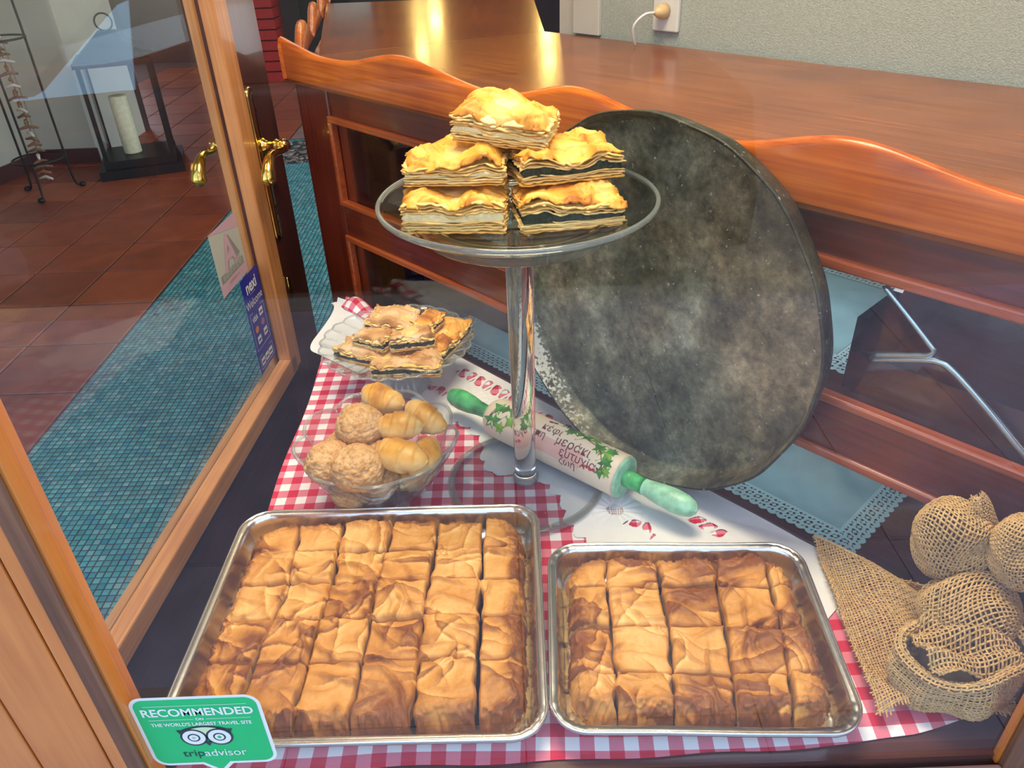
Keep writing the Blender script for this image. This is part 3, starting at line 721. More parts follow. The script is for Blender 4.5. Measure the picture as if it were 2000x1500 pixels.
# ---- cloths inside the counter with openwork edging
def band_mask(L, Wd, per=0.0150):
    def f(u, v):
        sc = 0.0045*np.abs(np.sin(u*PI/0.0165)); m = v > (0.0045 - sc)
        a = np.sin(2*PI*u/per)*np.sin(2*PI*v/per)
        r = np.hypot((u/per) % 1 - 0.5, (v/per) % 1 - 0.5)*per
        ring = (r > 0.0032) & (r < 0.0050) & (np.abs(np.sin(np.arctan2((v/per) % 1 - 0.5, (u/per) % 1 - 0.5)*2)) > 0.35)
        hole = (a > 0.62) | ring
        m &= ~(hole & (v > 0.007) & (v < Wd - 0.004))
        return m
    return f
def laced_cloth(name, s0, s1, k0, k1, z, mat_c, mat_l, wd, label, bands):
    root = tag(mesh(name, [aC(s0+wd, k0+wd, z), aC(s1-wd, k0+wd, z), aC(s1-wd, k1-wd, z), aC(s0+wd, k1-wd, z)], [(0, 1, 2, 3)], mat_c), label, 'cloth')
    for e in bands:
        if e == 'front': O_, U_, W_, L = aC(s0, k0, z), cd, cm, s1-s0
        if e == 'back': O_, U_, W_, L = aC(s1, k1, z), -cd, -cm, s1-s0
        if e == 'right': O_, U_, W_, L = aC(s1, k0, z), cm, -cd, k1-k0
        if e == 'left': O_, U_, W_, L = aC(s0, k1, z), -cm, cd, k1-k0
        mk = band_mask(L, wd)
        def mk2(u, v, mk=mk, L=L): return mk(u, v) & (u > v) & (u < L - v)
        raster_sheet('openwork_edging', mk2, 0, L, 0, wd, 0.0011, lambda u_, v_, O_=O_, U_=U_, W_=W_: O_ + U_*u_[..., None] + W_*v_[..., None] + np.array([0, 0, 0.0004])*np.ones(u_.shape + (1,)), mat_l, root)
    return root
laced_cloth('upper_shelf_cloth', 0.22, 1.285, 0.085, 0.425, 0.9265, M_linen, M_paperlace, 0.045, 'pale teal cloth with white openwork edging on the counter\'s upper shelf', ['front', 'back', 'right', 'left'])
laced_cloth('lower_shelf_cloth', 0.33, 1.352, 0.075, 0.44, 0.6415, M_linen, M_lace, 0.042, 'larger pale teal cloth with openwork edging on the counter\'s lower shelf', ['front', 'right', 'left'])

# ---- wooden serving trays standing in the counter
def serving_tray(O_, U_, L, D, hgt, rise, label, mat=M_tray):
    root = empty('serving_tray', tuple(O_), 0, label, 'tray', 'wooden serving trays in the counter')
    U_ = np.array(U_, float); W_ = np.array([-U_[1], U_[0], 0])
    def P3(u, w, z): return O_ + U_*u + W_*w + np.array([0, 0, z])
    def pan(nm, cor, z0, z1):
        V = [P3(u, w, z0) for u, w in cor] + [P3(u, w, z1) for u, w in cor]
        return mesh(nm, V, [(0, 3, 2, 1), (4, 5, 6, 7), (0, 1, 5, 4), (1, 2, 6, 5), (2, 3, 7, 6), (3, 0, 4, 7)], mat, root)
    pan('base', [(0, 0), (L, 0), (L, D), (0, D)], 0, 0.01)
    for w in (0.0, D-0.012):
        # arched handle board with a slot
        n = 40; outer = []; 
        us = np.linspace(0, L, n); zs = hgt + rise*np.sin(PI*np.clip((us/L - 0.12)/0.76, 0, 1))**1.3
        c, hw, hz, zc = L/2, 0.05, 0.011, hgt + rise*0.45
        V, Fc = [], []
        # split into strips: below slot, above slot, left and right
        for k in range(n):
            for ww in (w, w+0.012):
                inside = abs(us[k]-c) < hw; e = math.sqrt(max(0, 1-((us[k]-c)/hw)**2))**0.5 if inside else 0
                for z in (0, zc - hz*e, zc + hz*e, zs[k]): V.append(P3(us[k], ww, z))
        for k in range(n-1):
            a_, b_ = k*8, (k+1)*8
            for (i, j) in ((0, 1), (2, 3)):
                Fc += [(a_+i, b_+i, b_+j, a_+j), (a_+4+j, b_+4+j, b_+4+i, a_+4+i)]
            Fc += [(a_+3, b_+3, b_+7, a_+7), (a_+1, b_+1, b_+5, a_+5), (a_+6, b_+6, b_+2, a_+2)]
            if not (abs(us[k]-c) < hw or abs(us[k+1]-c) < hw): Fc += [(a_+1, b_+1, b_+2, a_+2), (a_+6, b_+6, b_+5, a_+5)]
        mesh('handle_board', V, Fc, mat, root)
    for u in (0.0, L-0.012): pan('side_board', [(u, 0.012), (u+0.012, 0.012), (u+0.012, D-0.012), (u, D-0.012)], 0.01, hgt*0.8)
    return adopt(root)
serving_tray(aC(0.055, 0.16, 0.9275), cd, 0.40, 0.28, 0.075, 0.055, 'dark red wooden tray with slotted handle at the counter\'s upper left')
serving_tray(aC(1.300, 0.046, 0.9275), cm, 0.40, -0.26, 0.075, 0.075, 'dark red wooden tray at the right end of the counter\'s upper shelf')
serving_tray(aC(0.16, 0.20, 0.6425), cd, 0.34, 0.26, 0.07, 0.05, 'dark red wooden serving tray on the lower shelf at the far left')
# bent chrome tubes added in place of a reflection on the counter glass
rk = empty('reflection_tubes', tuple(aC(1.40, 0.036, 0.93)), 0, 'bent chrome tubes standing in for a reflection in the counter glass, above the burlap', 'frame')
def fC(q, z): return aC(q, 0.036, z)
tube('tube', spline([fC(1.314, 1.091), fC(1.349, 1.063), fC(1.378, 1.039), fC(1.386, 1.031), fC(1.381, 1.023), fC(1.364, 1.016), fC(1.32, 1.0)], 50), 0.0042, M_chrome, rk, 10)
tube('tube', spline([fC(1.319, 0.992), fC(1.37, 1.012), fC(1.394, 1.019), fC(1.413, 1.014), fC(1.459, 0.982), fC(1.508, 0.944), fC(1.53, 0.932)], 50), 0.0046, M_chrome, rk, 10)
tube('tube', spline([fC(1.401, 1.103), fC(1.43, 1.1035), fC(1.461, 1.104), fC(1.575, 1.103)], 20), 0.0036, M_chrome, rk, 10)
tube('tube', [fC(1.575, 1.103), fC(1.575, 1.0), fC(1.57, 0.932)], 0.0040, M_chrome, rk, 10)
adopt(rk)

# ================================================================== ALUMINIUM TRAYS AND THE TWO PIES
def rrect(hx, hy, r, n=14):
    out = []
    for (cx_, cy_, a) in ((hx-r, hy-r, 0), (-hx+r, hy-r, PI/2), (-hx+r, -hy+r, PI), (hx-r, -hy+r, 3*PI/2)):
        for k in range(n+1):
            t = a + PI/2*k/n; out.append((cx_ + r*math.cos(t), cy_ + r*math.sin(t)))
    # densify straight sides
    res = []
    for i, p in enumerate(out):
        q = out[(i+1) % len(out)]; res.append(p); L = math.hypot(q[0]-p[0], q[1]-p[1])
        if L > 0.05:
            m = int(L/0.01)
            for k in range(1, m): res.append((p[0] + (q[0]-p[0])*k/m, p[1] + (q[1]-p[1])*k/m))
    return np.array(res)
def foil_tray(name, c, hx, hy, rot, label):
    root = empty(name, (c[0], c[1], 0.7045), rot, label, 'tray')
    prof = [(0.0015, 0.0320), (-0.0005, 0.0335), (-0.0008, 0.0365), (0.0012, 0.0380), (0.0045, 0.0378), (0.0085, 0.0372), (0.0105, 0.0355), (0.0125, 0.030), (0.0175, 0.010), (0.0195, 0.0025), (0.024, 0.0008), (0.06, 0.0008)]
    V = []; n = None; cnt = 0
    base = rrect(hx, hy, 0.042)
    for (ins, z) in prof:
        k = rrect(hx-ins, hy-ins, max(0.042-ins, 0.004)); n = len(base)
        if len(k) != n: # resample by angle-matched interpolation
            t = np.linspace(0, 1, len(k), endpoint=False); tt = np.linspace(0, 1, n, endpoint=False)
            k = np.stack([np.interp(tt, np.append(t, 1), np.append(k[:, i], k[0, i])) for i in (0, 1)], 1)
        i_ = np.arange(n); cor = np.minimum(np.abs(k[:, 0]) - (hx-0.06), np.abs(k[:, 1]) - (hy-0.06)); cf = sstep(0, 0.03, cor)
        rib = 0.0011*np.sin(i_*2*PI/2.0 + 0.5*PI)*cf*(0.006 < ins < 0.02)
        nrm = k/np.linalg.norm(k, axis=1)[:, None]; k = k + nrm*rib[:, None]
        zz = z + (0.0007*np.sin(k[:, 0]*31)*np.cos(k[:, 1]*27) + 0.0004*np.sin(i_*1.9)*cf)*(ins < 0.012)
        V.append(np.column_stack([k, np.full(n, 0.0) + zz]))
    V = np.vstack(V); Fc = gridfaces(len(prof), n, False, True)
    allF = [list(f) for f in Fc] + [list(range(len(V)-n, len(V)))]
    o = mesh('foil_wall', V, allF, M_alu, root, True)
    # rolled rim bead
    k = rrect(hx-0.001, hy-0.001, 0.041)
    P_ = np.column_stack([k, 0.0372 + 0.0007*np.sin(k[:, 0]*31)*np.cos(k[:, 1]*27)]); P_ = np.vstack([P_, P_[:2]])
    tube('rim_bead', P_, 0.0019, M_alu, root, 8, cap=False)
    return root
TL = ((-0.1875, 0.6750), 0.2160, 0.1870, math.radians(-1.0)); TR = ((0.2035, 0.6250), 0.1700, 0.1420, math.radians(-3.0))
foil_tray('baking_tray', *TL[:1], TL[1], TL[2], TL[3], 'large rectangular aluminium foil baking tray in front, left of the two')
foil_tray('baking_tray', *TR[:1], TR[1], TR[2], TR[3], 'smaller rectangular aluminium foil baking tray in front, right of the two')

def ridge(x, y, z, seed, p=2.0): return (1 - np.abs(vnoise(x, y, z, seed)))**p
def pie(xe, ye, tray, seed, base_h, groups, namefn, hole=None):
    (cx_, cy_), _, _, rot = tray; cr, sr = math.cos(rot), math.sin(rot)
    x0, x1, y0, y1 = xe[0][0], xe[0][-1], ye[0], ye[-1]
    nr = len(ye)-1; nc = len(xe[0])-1; rr = np.random.default_rng(seed)
    N = 64
    fr_ = np.random.default_rng(seed+999); folds = []
    for _k in range(int(2600*(x1-x0)*(y1-y0)/0.132*0.06)):
        folds.append((fr_.uniform(x0, x1), fr_.uniform(y0, y1), fr_.choice([0.15, 1.2, 2.2, 2.9]) + fr_.normal()*0.35, fr_.uniform(0.014, 0.05), fr_.uniform(0.0018, 0.0052), fr_.uniform(0.005, 0.018), fr_.normal()*7, int(fr_.random() < 0.38)))
    for j in range(nr):
        for i in range(nc):
            if hole and (i, j) in hole: continue
            lo, hi = xe[j], xe[min(j+1, len(xe)-1)]
            # corners with small jitter; gap at the knife cuts
            g = 0.0009
            c00 = [lo[i]+g*(i > 0), ye[j]+g*(j > 0)]; c10 = [lo[i+1]-g*(i < nc-1), ye[j]+g*(j > 0)]
            c01 = [hi[i]+g*(i > 0), ye[j+1]-g*(j < nr-1)]; c11 = [hi[i+1]-g*(i < nc-1), ye[j+1]-g*(j < nr-1)]
            u = np.linspace(0, 1, N); U_, V_ = np.meshgrid(u, u, indexing='ij')
            X = (c00[0]*(1-U_)+c10[0]*U_)*(1-V_) + (c01[0]*(1-U_)+c11[0]*U_)*V_
            Y = (c00[1]*(1-U_)+c10[1]*U_)*(1-V_) + (c01[1]*(1-U_)+c11[1]*U_)*V_
            # uneven cut lines
            du = 0.0030*vnoise(Y*55, j*3.3 + i*5.1, 0, seed+1) - 0.0012*(rr.random()+0.2)*np.sign(U_-0.5); dv = 0.0026*vnoise(X*55, i*2.1 + j*7.7, 0, seed+2) - 0.0008*rr.random()*np.sign(V_-0.5)
            mU = np.where(U_ < 0.5, float(i > 0), float(i < nc-1)); mV = np.where(V_ < 0.5, float(j > 0), float(j < nr-1))
            X = X + du*mU*(np.abs(U_-0.5)*2)**3; Y = Y + dv*mV*(np.abs(V_-0.5)*2)**3
            # rounded, crumpled outer boundary of the whole pie
            rc = 0.045
            dxl, dxr, dyl, dyr = X-x0, x1-X, Y-y0, y1-Y
            ex = np.minimum(dxl, dxr); ey = np.minimum(dyl, dyr)
            inn = rc - np.hypot(np.maximum(rc-ex, 0), np.maximum(rc-ey, 0)); D = np.where((ex < rc) & (ey < rc), inn, np.minimum(ex, ey))
            over = np.maximum(-D + 0.0, 0)
            ccx = np.clip(X, x0+rc, x1-rc); ccy = np.clip(Y, y0+rc, y1-rc)
            vx, vy = X-ccx, Y-ccy; L = np.hypot(vx, vy)+1e-9
            pull = np.where((ex < rc) & (ey < rc) & (L > rc), rc/L, 1.0)
            X = ccx + vx*pull; Y = ccy + vy*pull
            edge = 1 - sstep(0, 0.016, D); wob = 0.0035*fbm(X*38, Y*38, 0, seed+5)*(1 - sstep(0, 0.02, D))
            X = X + wob*np.sign(X-(x0+x1)/2); Y = Y + wob*np.sign(Y-(y0+y1)/2)
            # surface: global folds of the filo sheets run on across the knife cuts
            pc = rr.normal(0, 1, 8)
            wx = X + 0.010*fbm(X*22, Y*22, 0, seed+7); wy = Y + 0.010*fbm(X*22, Y*22, 3.3, seed+8)
            hf = np.zeros_like(X); tf = np.zeros_like(X)
            for (fx, fy, th, Lf, A_f, lam, kap, kind) in folds:
                dx, dy = wx-fx, wy-fy; tt = dx*math.cos(th) + dy*math.sin(th); dd = -dx*math.sin(th) + dy*math.cos(th) - kap*tt*tt
                w = np.exp(-(tt/Lf)**4)
                if kind == 0:    # edge of an overlapping sheet: sharp step, long slope behind
                    hf += w*A_f*sstep(-0.0007, 0.0006, dd)*np.exp(-np.maximum(dd, 0)/lam); tf += w*0.30*np.exp(-(np.maximum(dd, 0)/0.004)) * (dd > -0.001) - w*0.16*np.exp(-(np.abs(dd+0.003)/0.004)**2)
                else:            # pinched wrinkle
                    g_ = np.exp(-(dd/(0.0022 + lam*0.08))**2); hf += w*A_f*1.1*g_; tf += w*0.16*g_
            pz = i*1.7 + j*2.3
            puff = vnoise(X*17, Y*17, pz*0.2, seed+12)
            r2 = ridge(wx*30, wy*30, pz*0.3, seed+10, 6.0)
            hgt = base_h + 0.0034*puff + np.clip(hf, -0.004, 0.0085) + 0.0016*r2 + 0.0005*ridge(wx*90, wy*90, pz, seed+13) + 0.0005*fbm(X*210, Y*210, 0, seed+14)
            dome = (np.sin(PI*U_)*np.sin(PI*V_))**0.35
            hgt = hgt + 0.0030*dome + 0.0017*pc[0] + 0.0022*pc[1]*(U_-0.5) + 0.0022*pc[2]*(V_-0.5)
            # crumpled raised border
            bz = sstep(0.030, 0.014, D)
            sA = np.arctan2(Y-(y0+y1)/2, X-(x0+x1)/2)
            cr_ = ridge(D*95 + 2*fbm(X*30, Y*30, 0, seed+18), sA*5, 0, seed+15, 3.0)
            hgt = hgt + bz*(0.0010 + 0.0052*cr_ + 0.0022*fbm(X*60, Y*60, 0, seed+19))
            q_ = np.clip(D/0.020, 0, 1)
            hgt = hgt*(0.12 + 0.88*(1 - (1-q_)**2.4)**0.55)
            bs = sstep(0.022, 0.006, D)   # loose, wrinkled sheets hanging over the border
            wr = fbm(X*75 + 3, Y*75, 0, seed+41, 4) + 0.9*ridge(sA*22, D*160, 0, seed+42, 4.0) - 0.4
            hgt = hgt + bs*0.0026*wr*sstep(-0.002, 0.006, D)
            X = X + bs*0.0030*wr*vx/L; Y = Y + bs*0.0030*wr*vy/L
            # cut edges: slightly rounded over
            e = np.minimum(np.minimum(np.where(i > 0, U_, 1), np.where(i < nc-1, 1-U_, 1)), np.minimum(np.where(j > 0, V_, 1), np.where(j < nr-1, 1-V_, 1)))*0.06
            hgt = hgt - 0.0028*(1 - sstep(0, 0.0030, e))
            toast = 0.50 + 0.42*fbm(X*13, Y*13, 0, seed+16, 4) + 1.25*tf + 0.09*pc[3] + 0.20*bz + 0.15*bz*cr_ + 0.15*puff + 0.12*r2 + 0.10*sstep(0.016, 0.002, D) + 0.22*bs*wr
            deep = 0.6 - 1.2*np.abs(U_-0.5)
            # assemble: top grid + skirt
            V3 = [np.stack([X, Y, hgt], -1).reshape(-1, 3)]; T3 = [toast.ravel()]
            ring = [(a, 0) for a in range(N)] + [(N-1, b) for b in range(1, N)] + [(a, N-1) for a in range(N-2, -1, -1)] + [(0, b) for b in range(N-2, 0, -1)]
            ra = np.array(ring); rx, ry, rz = X[ra[:, 0], ra[:, 1]], Y[ra[:, 0], ra[:, 1]], hgt[ra[:, 0], ra[:, 1]]
            mx_, my_ = X.mean(), Y.mean(); idx = [ra[:, 0]*N + ra[:, 1]]; tot = N*N
            for q, f in enumerate((0.78, 0.55, 0.32, 0.10)):
                w = 0.0008*vnoise(rx*300, ry*300, f*9, seed+20) - 0.0006*q
                V3.append(np.stack([rx + np.sign(rx-mx_)*w, ry + np.sign(ry-my_)*w, rz*f], -1)); T3.append(np.full(len(rx), 0.12 + 0.15*(q % 2)))
                idx.append(np.arange(len(rx)) + tot); tot += len(rx)
            Fc = [gridfaces(N, N)]
            for q in range(4):
                A1, B1 = idx[q], idx[q+1]; Fc.append(np.stack([A1, B1, np.roll(B1, -1), np.roll(A1, -1)], 1))
            Vw = np.vstack(V3); cxp, cyp = float(mx_), float(my_)
            Vl = Vw - np.array([cxp, cyp, 0])
            nm, lb = namefn(i, j, nc, nr)
            o = mesh(nm, Vl, np.vstack(Fc), M_pie, None, True, toast=np.concatenate(T3))
            o.location = (cx_ + (cxp-cx_)*cr - (cyp-cy_)*sr, cy_ + (cxp-cx_)*sr + (cyp-cy_)*cr, 0.7057); o.rotation_euler = (0, 0, rot)
            tag(o, lb, 'pie', groups)
ORD = ['front', 'second', 'third', 'fourth', 'fifth', 'sixth']; COL = ['leftmost', 'second from left', 'third from left', 'fourth from left', 'fifth from left', 'sixth from left', 'rightmost']
def nameL(i, j, nc, nr):
    c = 'rightmost' if i == nc-1 else COL[i]; r = 'back' if j == nr-1 else ORD[j]
    return 'pie_slice', 'baked filo pie square in the larger left tray, %s row, %s' % (r, c)
def nameR(i, j, nc, nr):
    c = 'rightmost' if i == nc-1 else COL[i]; r = 'back' if j == nr-1 else ORD[j]
    return 'pie_slice', 'baked filo pie square in the smaller right tray, %s row, %s' % (r, c)
xl = [-0.379, -0.321, -0.256, -0.190, -0.122, -0.050, 0.006]
xeL = [xl, [-0.379, -0.318, -0.253, -0.189, -0.121, -0.051, 0.006], [-0.379, -0.310, -0.250, -0.188, -0.120, -0.051, 0.006], [-0.379, -0.305, -0.248, -0.186, -0.119, -0.051, 0.006], [-0.379, -0.312, -0.252, -0.184, -0.117, -0.051, 0.006], [-0.379, -0.318, -0.253, -0.182, -0.116, -0.051, 0.006]]
pie(xeL, [0.511, 0.594, 0.656, 0.718, 0.776, 0.839], TL, 100, 0.0345, 'slices of the larger pie', nameL)
xeR = [[0.058, 0.108, 0.171, 0.239, 0.301, 0.350], [0.058, 0.109, 0.174, 0.243, 0.307, 0.350], [0.058, 0.110, 0.180, 0.248, 0.314, 0.350], [0.058, 0.111, 0.180, 0.252, 0.320, 0.350], [0.058, 0.112, 0.180, 0.253, 0.322, 0.350]]
pie(xeR, [0.5065, 0.560, 0.626, 0.690, 0.746], TR, 300, 0.0330, 'slices of the smaller pie', nameR)

# ================================================================== ROUND PAN
def pan_mat(name, dark):
    m, nt, b = newmat(name)
    tc = nd(nt, 'ShaderNodeTexCoord')
    n1 = nd(nt, 'ShaderNodeTexNoise'); n1.inputs['Scale'].default_value = 9; n1.inputs['Detail'].default_value = 9; n1.inputs['Roughness'].default_value = 0.62
    n2 = nd(nt, 'ShaderNodeTexNoise'); n2.inputs['Scale'].default_value = 70; n2.inputs['Detail'].default_value = 7; n2.inputs['Roughness'].default_value = 0.7
    n3 = nd(nt, 'ShaderNodeTexNoise'); n3.inputs['Scale'].default_value = 3.0; n3.inputs['Detail'].default_value = 3
    for n in (n1, n2, n3): nt.links.new(tc.outputs['Object'], n.inputs['Vector'])
    k = 0.5 if dark else 1.55
    r1 = ramp(nt, n1.outputs[0], [(0.32, (0.030*k, 0.030*k, 0.024*k)), (0.46, (0.075*k, 0.074*k, 0.054*k)), (0.58, (0.15*k, 0.145*k, 0.11*k)), (0.74, (0.31*k, 0.30*k, 0.25*k))])
    r2 = ramp(nt, n2.outputs[0], [(0.32, (0.55, 0.55, 0.55)), (0.5, (1, 1, 1)), (0.72, (1.7, 1.7, 1.65))])
    mx = nd(nt, 'ShaderNodeMix'); mx.data_type = 'RGBA'; mx.blend_type = 'MULTIPLY'; mx.inputs[0].default_value = 1
    nt.links.new(r1.outputs[0], mx.inputs[6]); nt.links.new(r2.outputs[0], mx.inputs[7])
    r3 = ramp(nt, n3.outputs[0], [(0.4, (0.85, 1.0, 0.95)), (0.6, (1.15, 1.02, 0.8))])
    m2 = nd(nt, 'ShaderNodeMix'); m2.data_type = 'RGBA'; m2.blend_type = 'MULTIPLY'; m2.inputs[0].default_value = 1
    nt.links.new(mx.outputs[2], m2.inputs[6]); nt.links.new(r3.outputs[0], m2.inputs[7])
    # scratches and the scraped-bright patch ('toast' attribute)
    at = nd(nt, 'ShaderNodeAttribute'); at.attribute_name = 'toast'
    n4 = nd(nt, 'ShaderNodeTexNoise'); n4.inputs['Scale'].default_value = 170; n4.inputs['Detail'].default_value = 4; nt.links.new(tc.outputs['Object'], n4.inputs['Vector'])
    g = nd(nt, 'ShaderNodeMath', operation='ADD'); nt.links.new(at.outputs['Fac'], g.inputs[0]); nt.links.new(n4.outputs[0], g.inputs[1])
    rg = ramp(nt, g.outputs[0], [(0.66, (0, 0, 0)), (0.78, (1, 1, 1))])
    m3 = nd(nt, 'ShaderNodeMix'); m3.data_type = 'RGBA'; nt.links.new(rg.outputs[0], m3.inputs[0]); nt.links.new(m2.outputs[2], m3.inputs[6]); m3.inputs[7].default_value = (0.62, 0.64, 0.58, 1)
    nt.links.new(m3.outputs[2], b.inputs['Base Color'])
    b.inputs['Metallic'].default_value = 0.25
    rr_ = ramp(nt, n2.outputs[0], [(0.3, (0.62, 0.62, 0.62)), (0.7, (0.40, 0.40, 0.40))]); nt.links.new(rr_.outputs[0], b.inputs['Roughness'])
    bp = nd(nt, 'ShaderNodeBump'); bp.inputs['Strength'].default_value = 0.4; bp.inputs['Distance'].default_value = 0.001
    nt.links.new(n2.outputs[0], bp.inputs['Height']); nt.links.new(bp.outputs[0], b.inputs['Normal'])
    return m
M_pan = pan_mat('seasoned_steel', False); M_panD = pan_mat('blackened_steel', True)
lean = math.radians(2.0); yaw = math.radians(-138.5); PR = 0.278
pn = np.array([math.cos(yaw)*math.cos(lean), math.sin(yaw)*math.cos(lean), math.sin(lean)])
pu = np.cross([0, 0, 1], pn); pu /= np.linalg.norm(pu); pv_ = np.cross(pn, pu)
pb = np.array([0.178, 0.977, 0.7065])
pc_ = pb + pv_*PR
pan = empty('round_pan', tuple(pb), 0, 'huge round blackened steel baking pan standing upright against the counter', 'pan')
def ring_mesh(nm, prof, mat, parent, toastf=None, seg=160, cap=True):
    t = np.linspace(0, 2*PI, seg, endpoint=False); V = []; T = []
    for (r, w) in prof:
        rr_ = r + 0.0012*np.sin(t*7+1)*(r > 0.2) + 0.0008*np.sin(t*17)*(r > 0.2)
        V.append(pc_ + (rr_*np.cos(t))[:, None]*pu + (rr_*np.sin(t))[:, None]*pv_ + pn*w)
        T.append(toastf(r, w, t) if toastf is not None else np.zeros(seg))
    V = np.vstack(V); Fc = [list(f)[::-1] for f in gridfaces(len(prof), seg, False, True)]
    if cap: Fc.append(list(range(len(V)-seg, len(V))))
    return mesh(nm, V, Fc, mat, parent, True, toast=np.concatenate(T))
dpt = 0.036
def tf_wall(r, w, t):
    a = np.degrees(t) % 360
    g = np.exp(-((a - 207)/15)**2)*0.36 + np.exp(-((a - 232)/24)**2)*0.16
    return g if r > PR-0.012 else g*0.3
ring_mesh('pan_wall', [(PR-0.002, -0.001), (PR, 0.0), (PR+0.0015, -0.002), (PR+0.001, -0.006), (PR-0.001, -dpt*0.6), (PR-0.006, -dpt-0.001), (PR-0.010, -dpt-0.003), (0.06, -dpt-0.003)], M_panD, pan)
ring_mesh('pan_inner_wall', [(PR-0.002, -0.0008), (PR-0.004, -0.004), (PR-0.006, -0.012), (PR-0.009, -0.022), (PR-0.012, -dpt+0.005), (PR-0.0155, -dpt+0.0012)], M_pan, pan, tf_wall, cap=False)
ring_mesh('pan_base', [(PR-0.0155, -dpt+0.0012), (PR-0.019, -dpt), (PR-0.022, -dpt+0.0006), (PR-0.04, -dpt), (0.2, -dpt+0.0005), (0.12, -dpt), (0.05, -dpt+0.0004), (0.004, -dpt)], M_pan, pan,
          lambda r, w, t: np.full(len(t), 0.06) if r > PR-0.0185 else np.zeros(len(t)))
adopt(pan)

# ================================================================== CAKE STAND WITH STACKED PIES
def add_glints(m, amount, col=(0.75, 0.85, 0.82)):
    nt = m.node_tree; out = nt.nodes['Material Output']; src = out.inputs[0].links[0].from_socket
    df = nd(nt, 'ShaderNodeBsdfDiffuse'); df.inputs[0].default_value = (*col, 1)
    ms = nd(nt, 'ShaderNodeMixShader'); ms.inputs[0].default_value = amount
    nt.links.new(src, ms.inputs[1]); nt.links.new(df.outputs[0], ms.inputs[2]); nt.links.new(ms.outputs[0], out.inputs[0])
CS = (0.016, 0.953)
M_acry = plain('clear_acrylic', (1, 1, 1), 0.02)
_b = M_acry.node_tree.nodes['Principled BSDF']
for l in list(_b.inputs['Base Color'].links): M_acry.node_tree.links.remove(l)
_b.inputs['Base Color'].default_value = (0.97, 0.99, 0.98, 1); _b.inputs['Transmission Weight'].default_value = 1.0; _b.inputs['IOR'].default_value = 1.47; _b.inputs['Coat Weight'].default_value = 0
M_rimglass = thin_glass('rim_glass', (0.97, 0.985, 0.98), 1.6, 0.05, (0.62, 0.74, 0.70))
add_glints(M_rimglass, 0.12); add_glints(M_bowlg, 0.03)  # white diffuse mixed in stands in for highlights on the clear glass
cs = empty('cake_stand', (CS[0], CS[1], 0.7058), 0, 'tall clear glass cake stand on a slim stem, carrying five stacked pie squares', 'cake stand')
t = np.linspace(0, 2*PI, 13)
lathe('base_disc', [(0.0001, 0.0), (0.120, 0.0), (0.1225, 0.002), (0.1225, 0.0055), (0.120, 0.0075), (0.0001, 0.0075)], M_plateg, cs, 96, closed=False)
lathe('base_rim', [(0.1225, 0.0015), (0.1245, 0.002), (0.1245, 0.006), (0.1225, 0.0068), (0.118, 0.008), (0.113, 0.0078)], M_rimglass, cs, 96, closed=False)
lathe('stem', [(0.0001, 0.0084), (0.0185, 0.0084), (0.019, 0.012), (0.0165, 0.018), (0.0160, 0.03), (0.0175, 0.15), (0.0185, 0.30), (0.0195, 0.418), (0.0195, 0.4258), (0.0001, 0.4258)], M_acry, cs, 64, closed=False)
lathe('stem_collar', [(0.0175, 0.0080), (0.0205, 0.0082), (0.0208, 0.0130), (0.019, 0.0150), (0.0178, 0.0152)], M_rimglass, cs, 64)
lathe('support_disc', [(0.0001, 0.4262), (0.124, 0.4262), (0.1255, 0.428), (0.1255, 0.4385), (0.124, 0.440), (0.0001, 0.440)], M_bowlg, cs, 96, closed=False)
lathe('plate', [(0.0001, 0.4415), (0.130, 0.4415), (0.140, 0.443), (0.170, 0.458), (0.1765, 0.4635), (0.1785, 0.466), (0.1780, 0.4685), (0.1755, 0.4690), (0.168, 0.464), (0.138, 0.449), (0.128, 0.4460), (0.0001, 0.4460)], M_plateg, cs, 128, closed=False)
lathe('plate_rim', [(0.1768, 0.4625), (0.1798, 0.4655), (0.1800, 0.4690), (0.1780, 0.4712), (0.1750, 0.4705), (0.1740, 0.4680)], M_rimglass, cs, 128)
lathe('saucer', [(0.112, 0.4466), (0.126, 0.4500), (0.1275, 0.4515), (0.1262, 0.4525), (0.111, 0.4485)], M_plateg, cs, 96)

def sheet_v(w, d, z, seed, th=0.0010, n=26, amp=0.0015, jag=0.0016, bulge=0.0, roll=0.0, freq=1.0):
    u = np.linspace(-1, 1, n); U_, V_ = np.meshgrid(u, u, indexing='ij')
    X = U_*w/2 + jag*fbm(V_*7, U_*1.5, z*900, seed)*(np.abs(U_)**6); Y = V_*d/2 + jag*fbm(U_*7, V_*1.5, z*900, seed+1)*(np.abs(V_)**6)
    Z = z + amp*fbm(X*60*freq, Y*60*freq, z*70, seed+2) + bulge*(1-U_**2)*(1-V_**2) + 0.0006*ridge(X*150, Y*150, z*90, seed+4)
    top = np.stack([X, Y, Z+th], -1).reshape(-1, 3); bot = np.stack([X, Y, Z], -1).reshape(-1, 3)
    ring = [(a, 0) for a in range(n)] + [(n-1, b) for b in range(1, n)] + [(a, n-1) for a in range(n-2, -1, -1)] + [(0, b) for b in range(n-2, 0, -1)]
    ra = np.array(ring); it = ra[:, 0]*n + ra[:, 1]; ib = it + n*n
    F_ = np.vstack([gridfaces(n, n), gridfaces(n, n, off=n*n)[:, ::-1], np.stack([it, ib, np.roll(ib, -1), np.roll(it, -1)], 1)])
    return np.vstack([top, bot]), F_
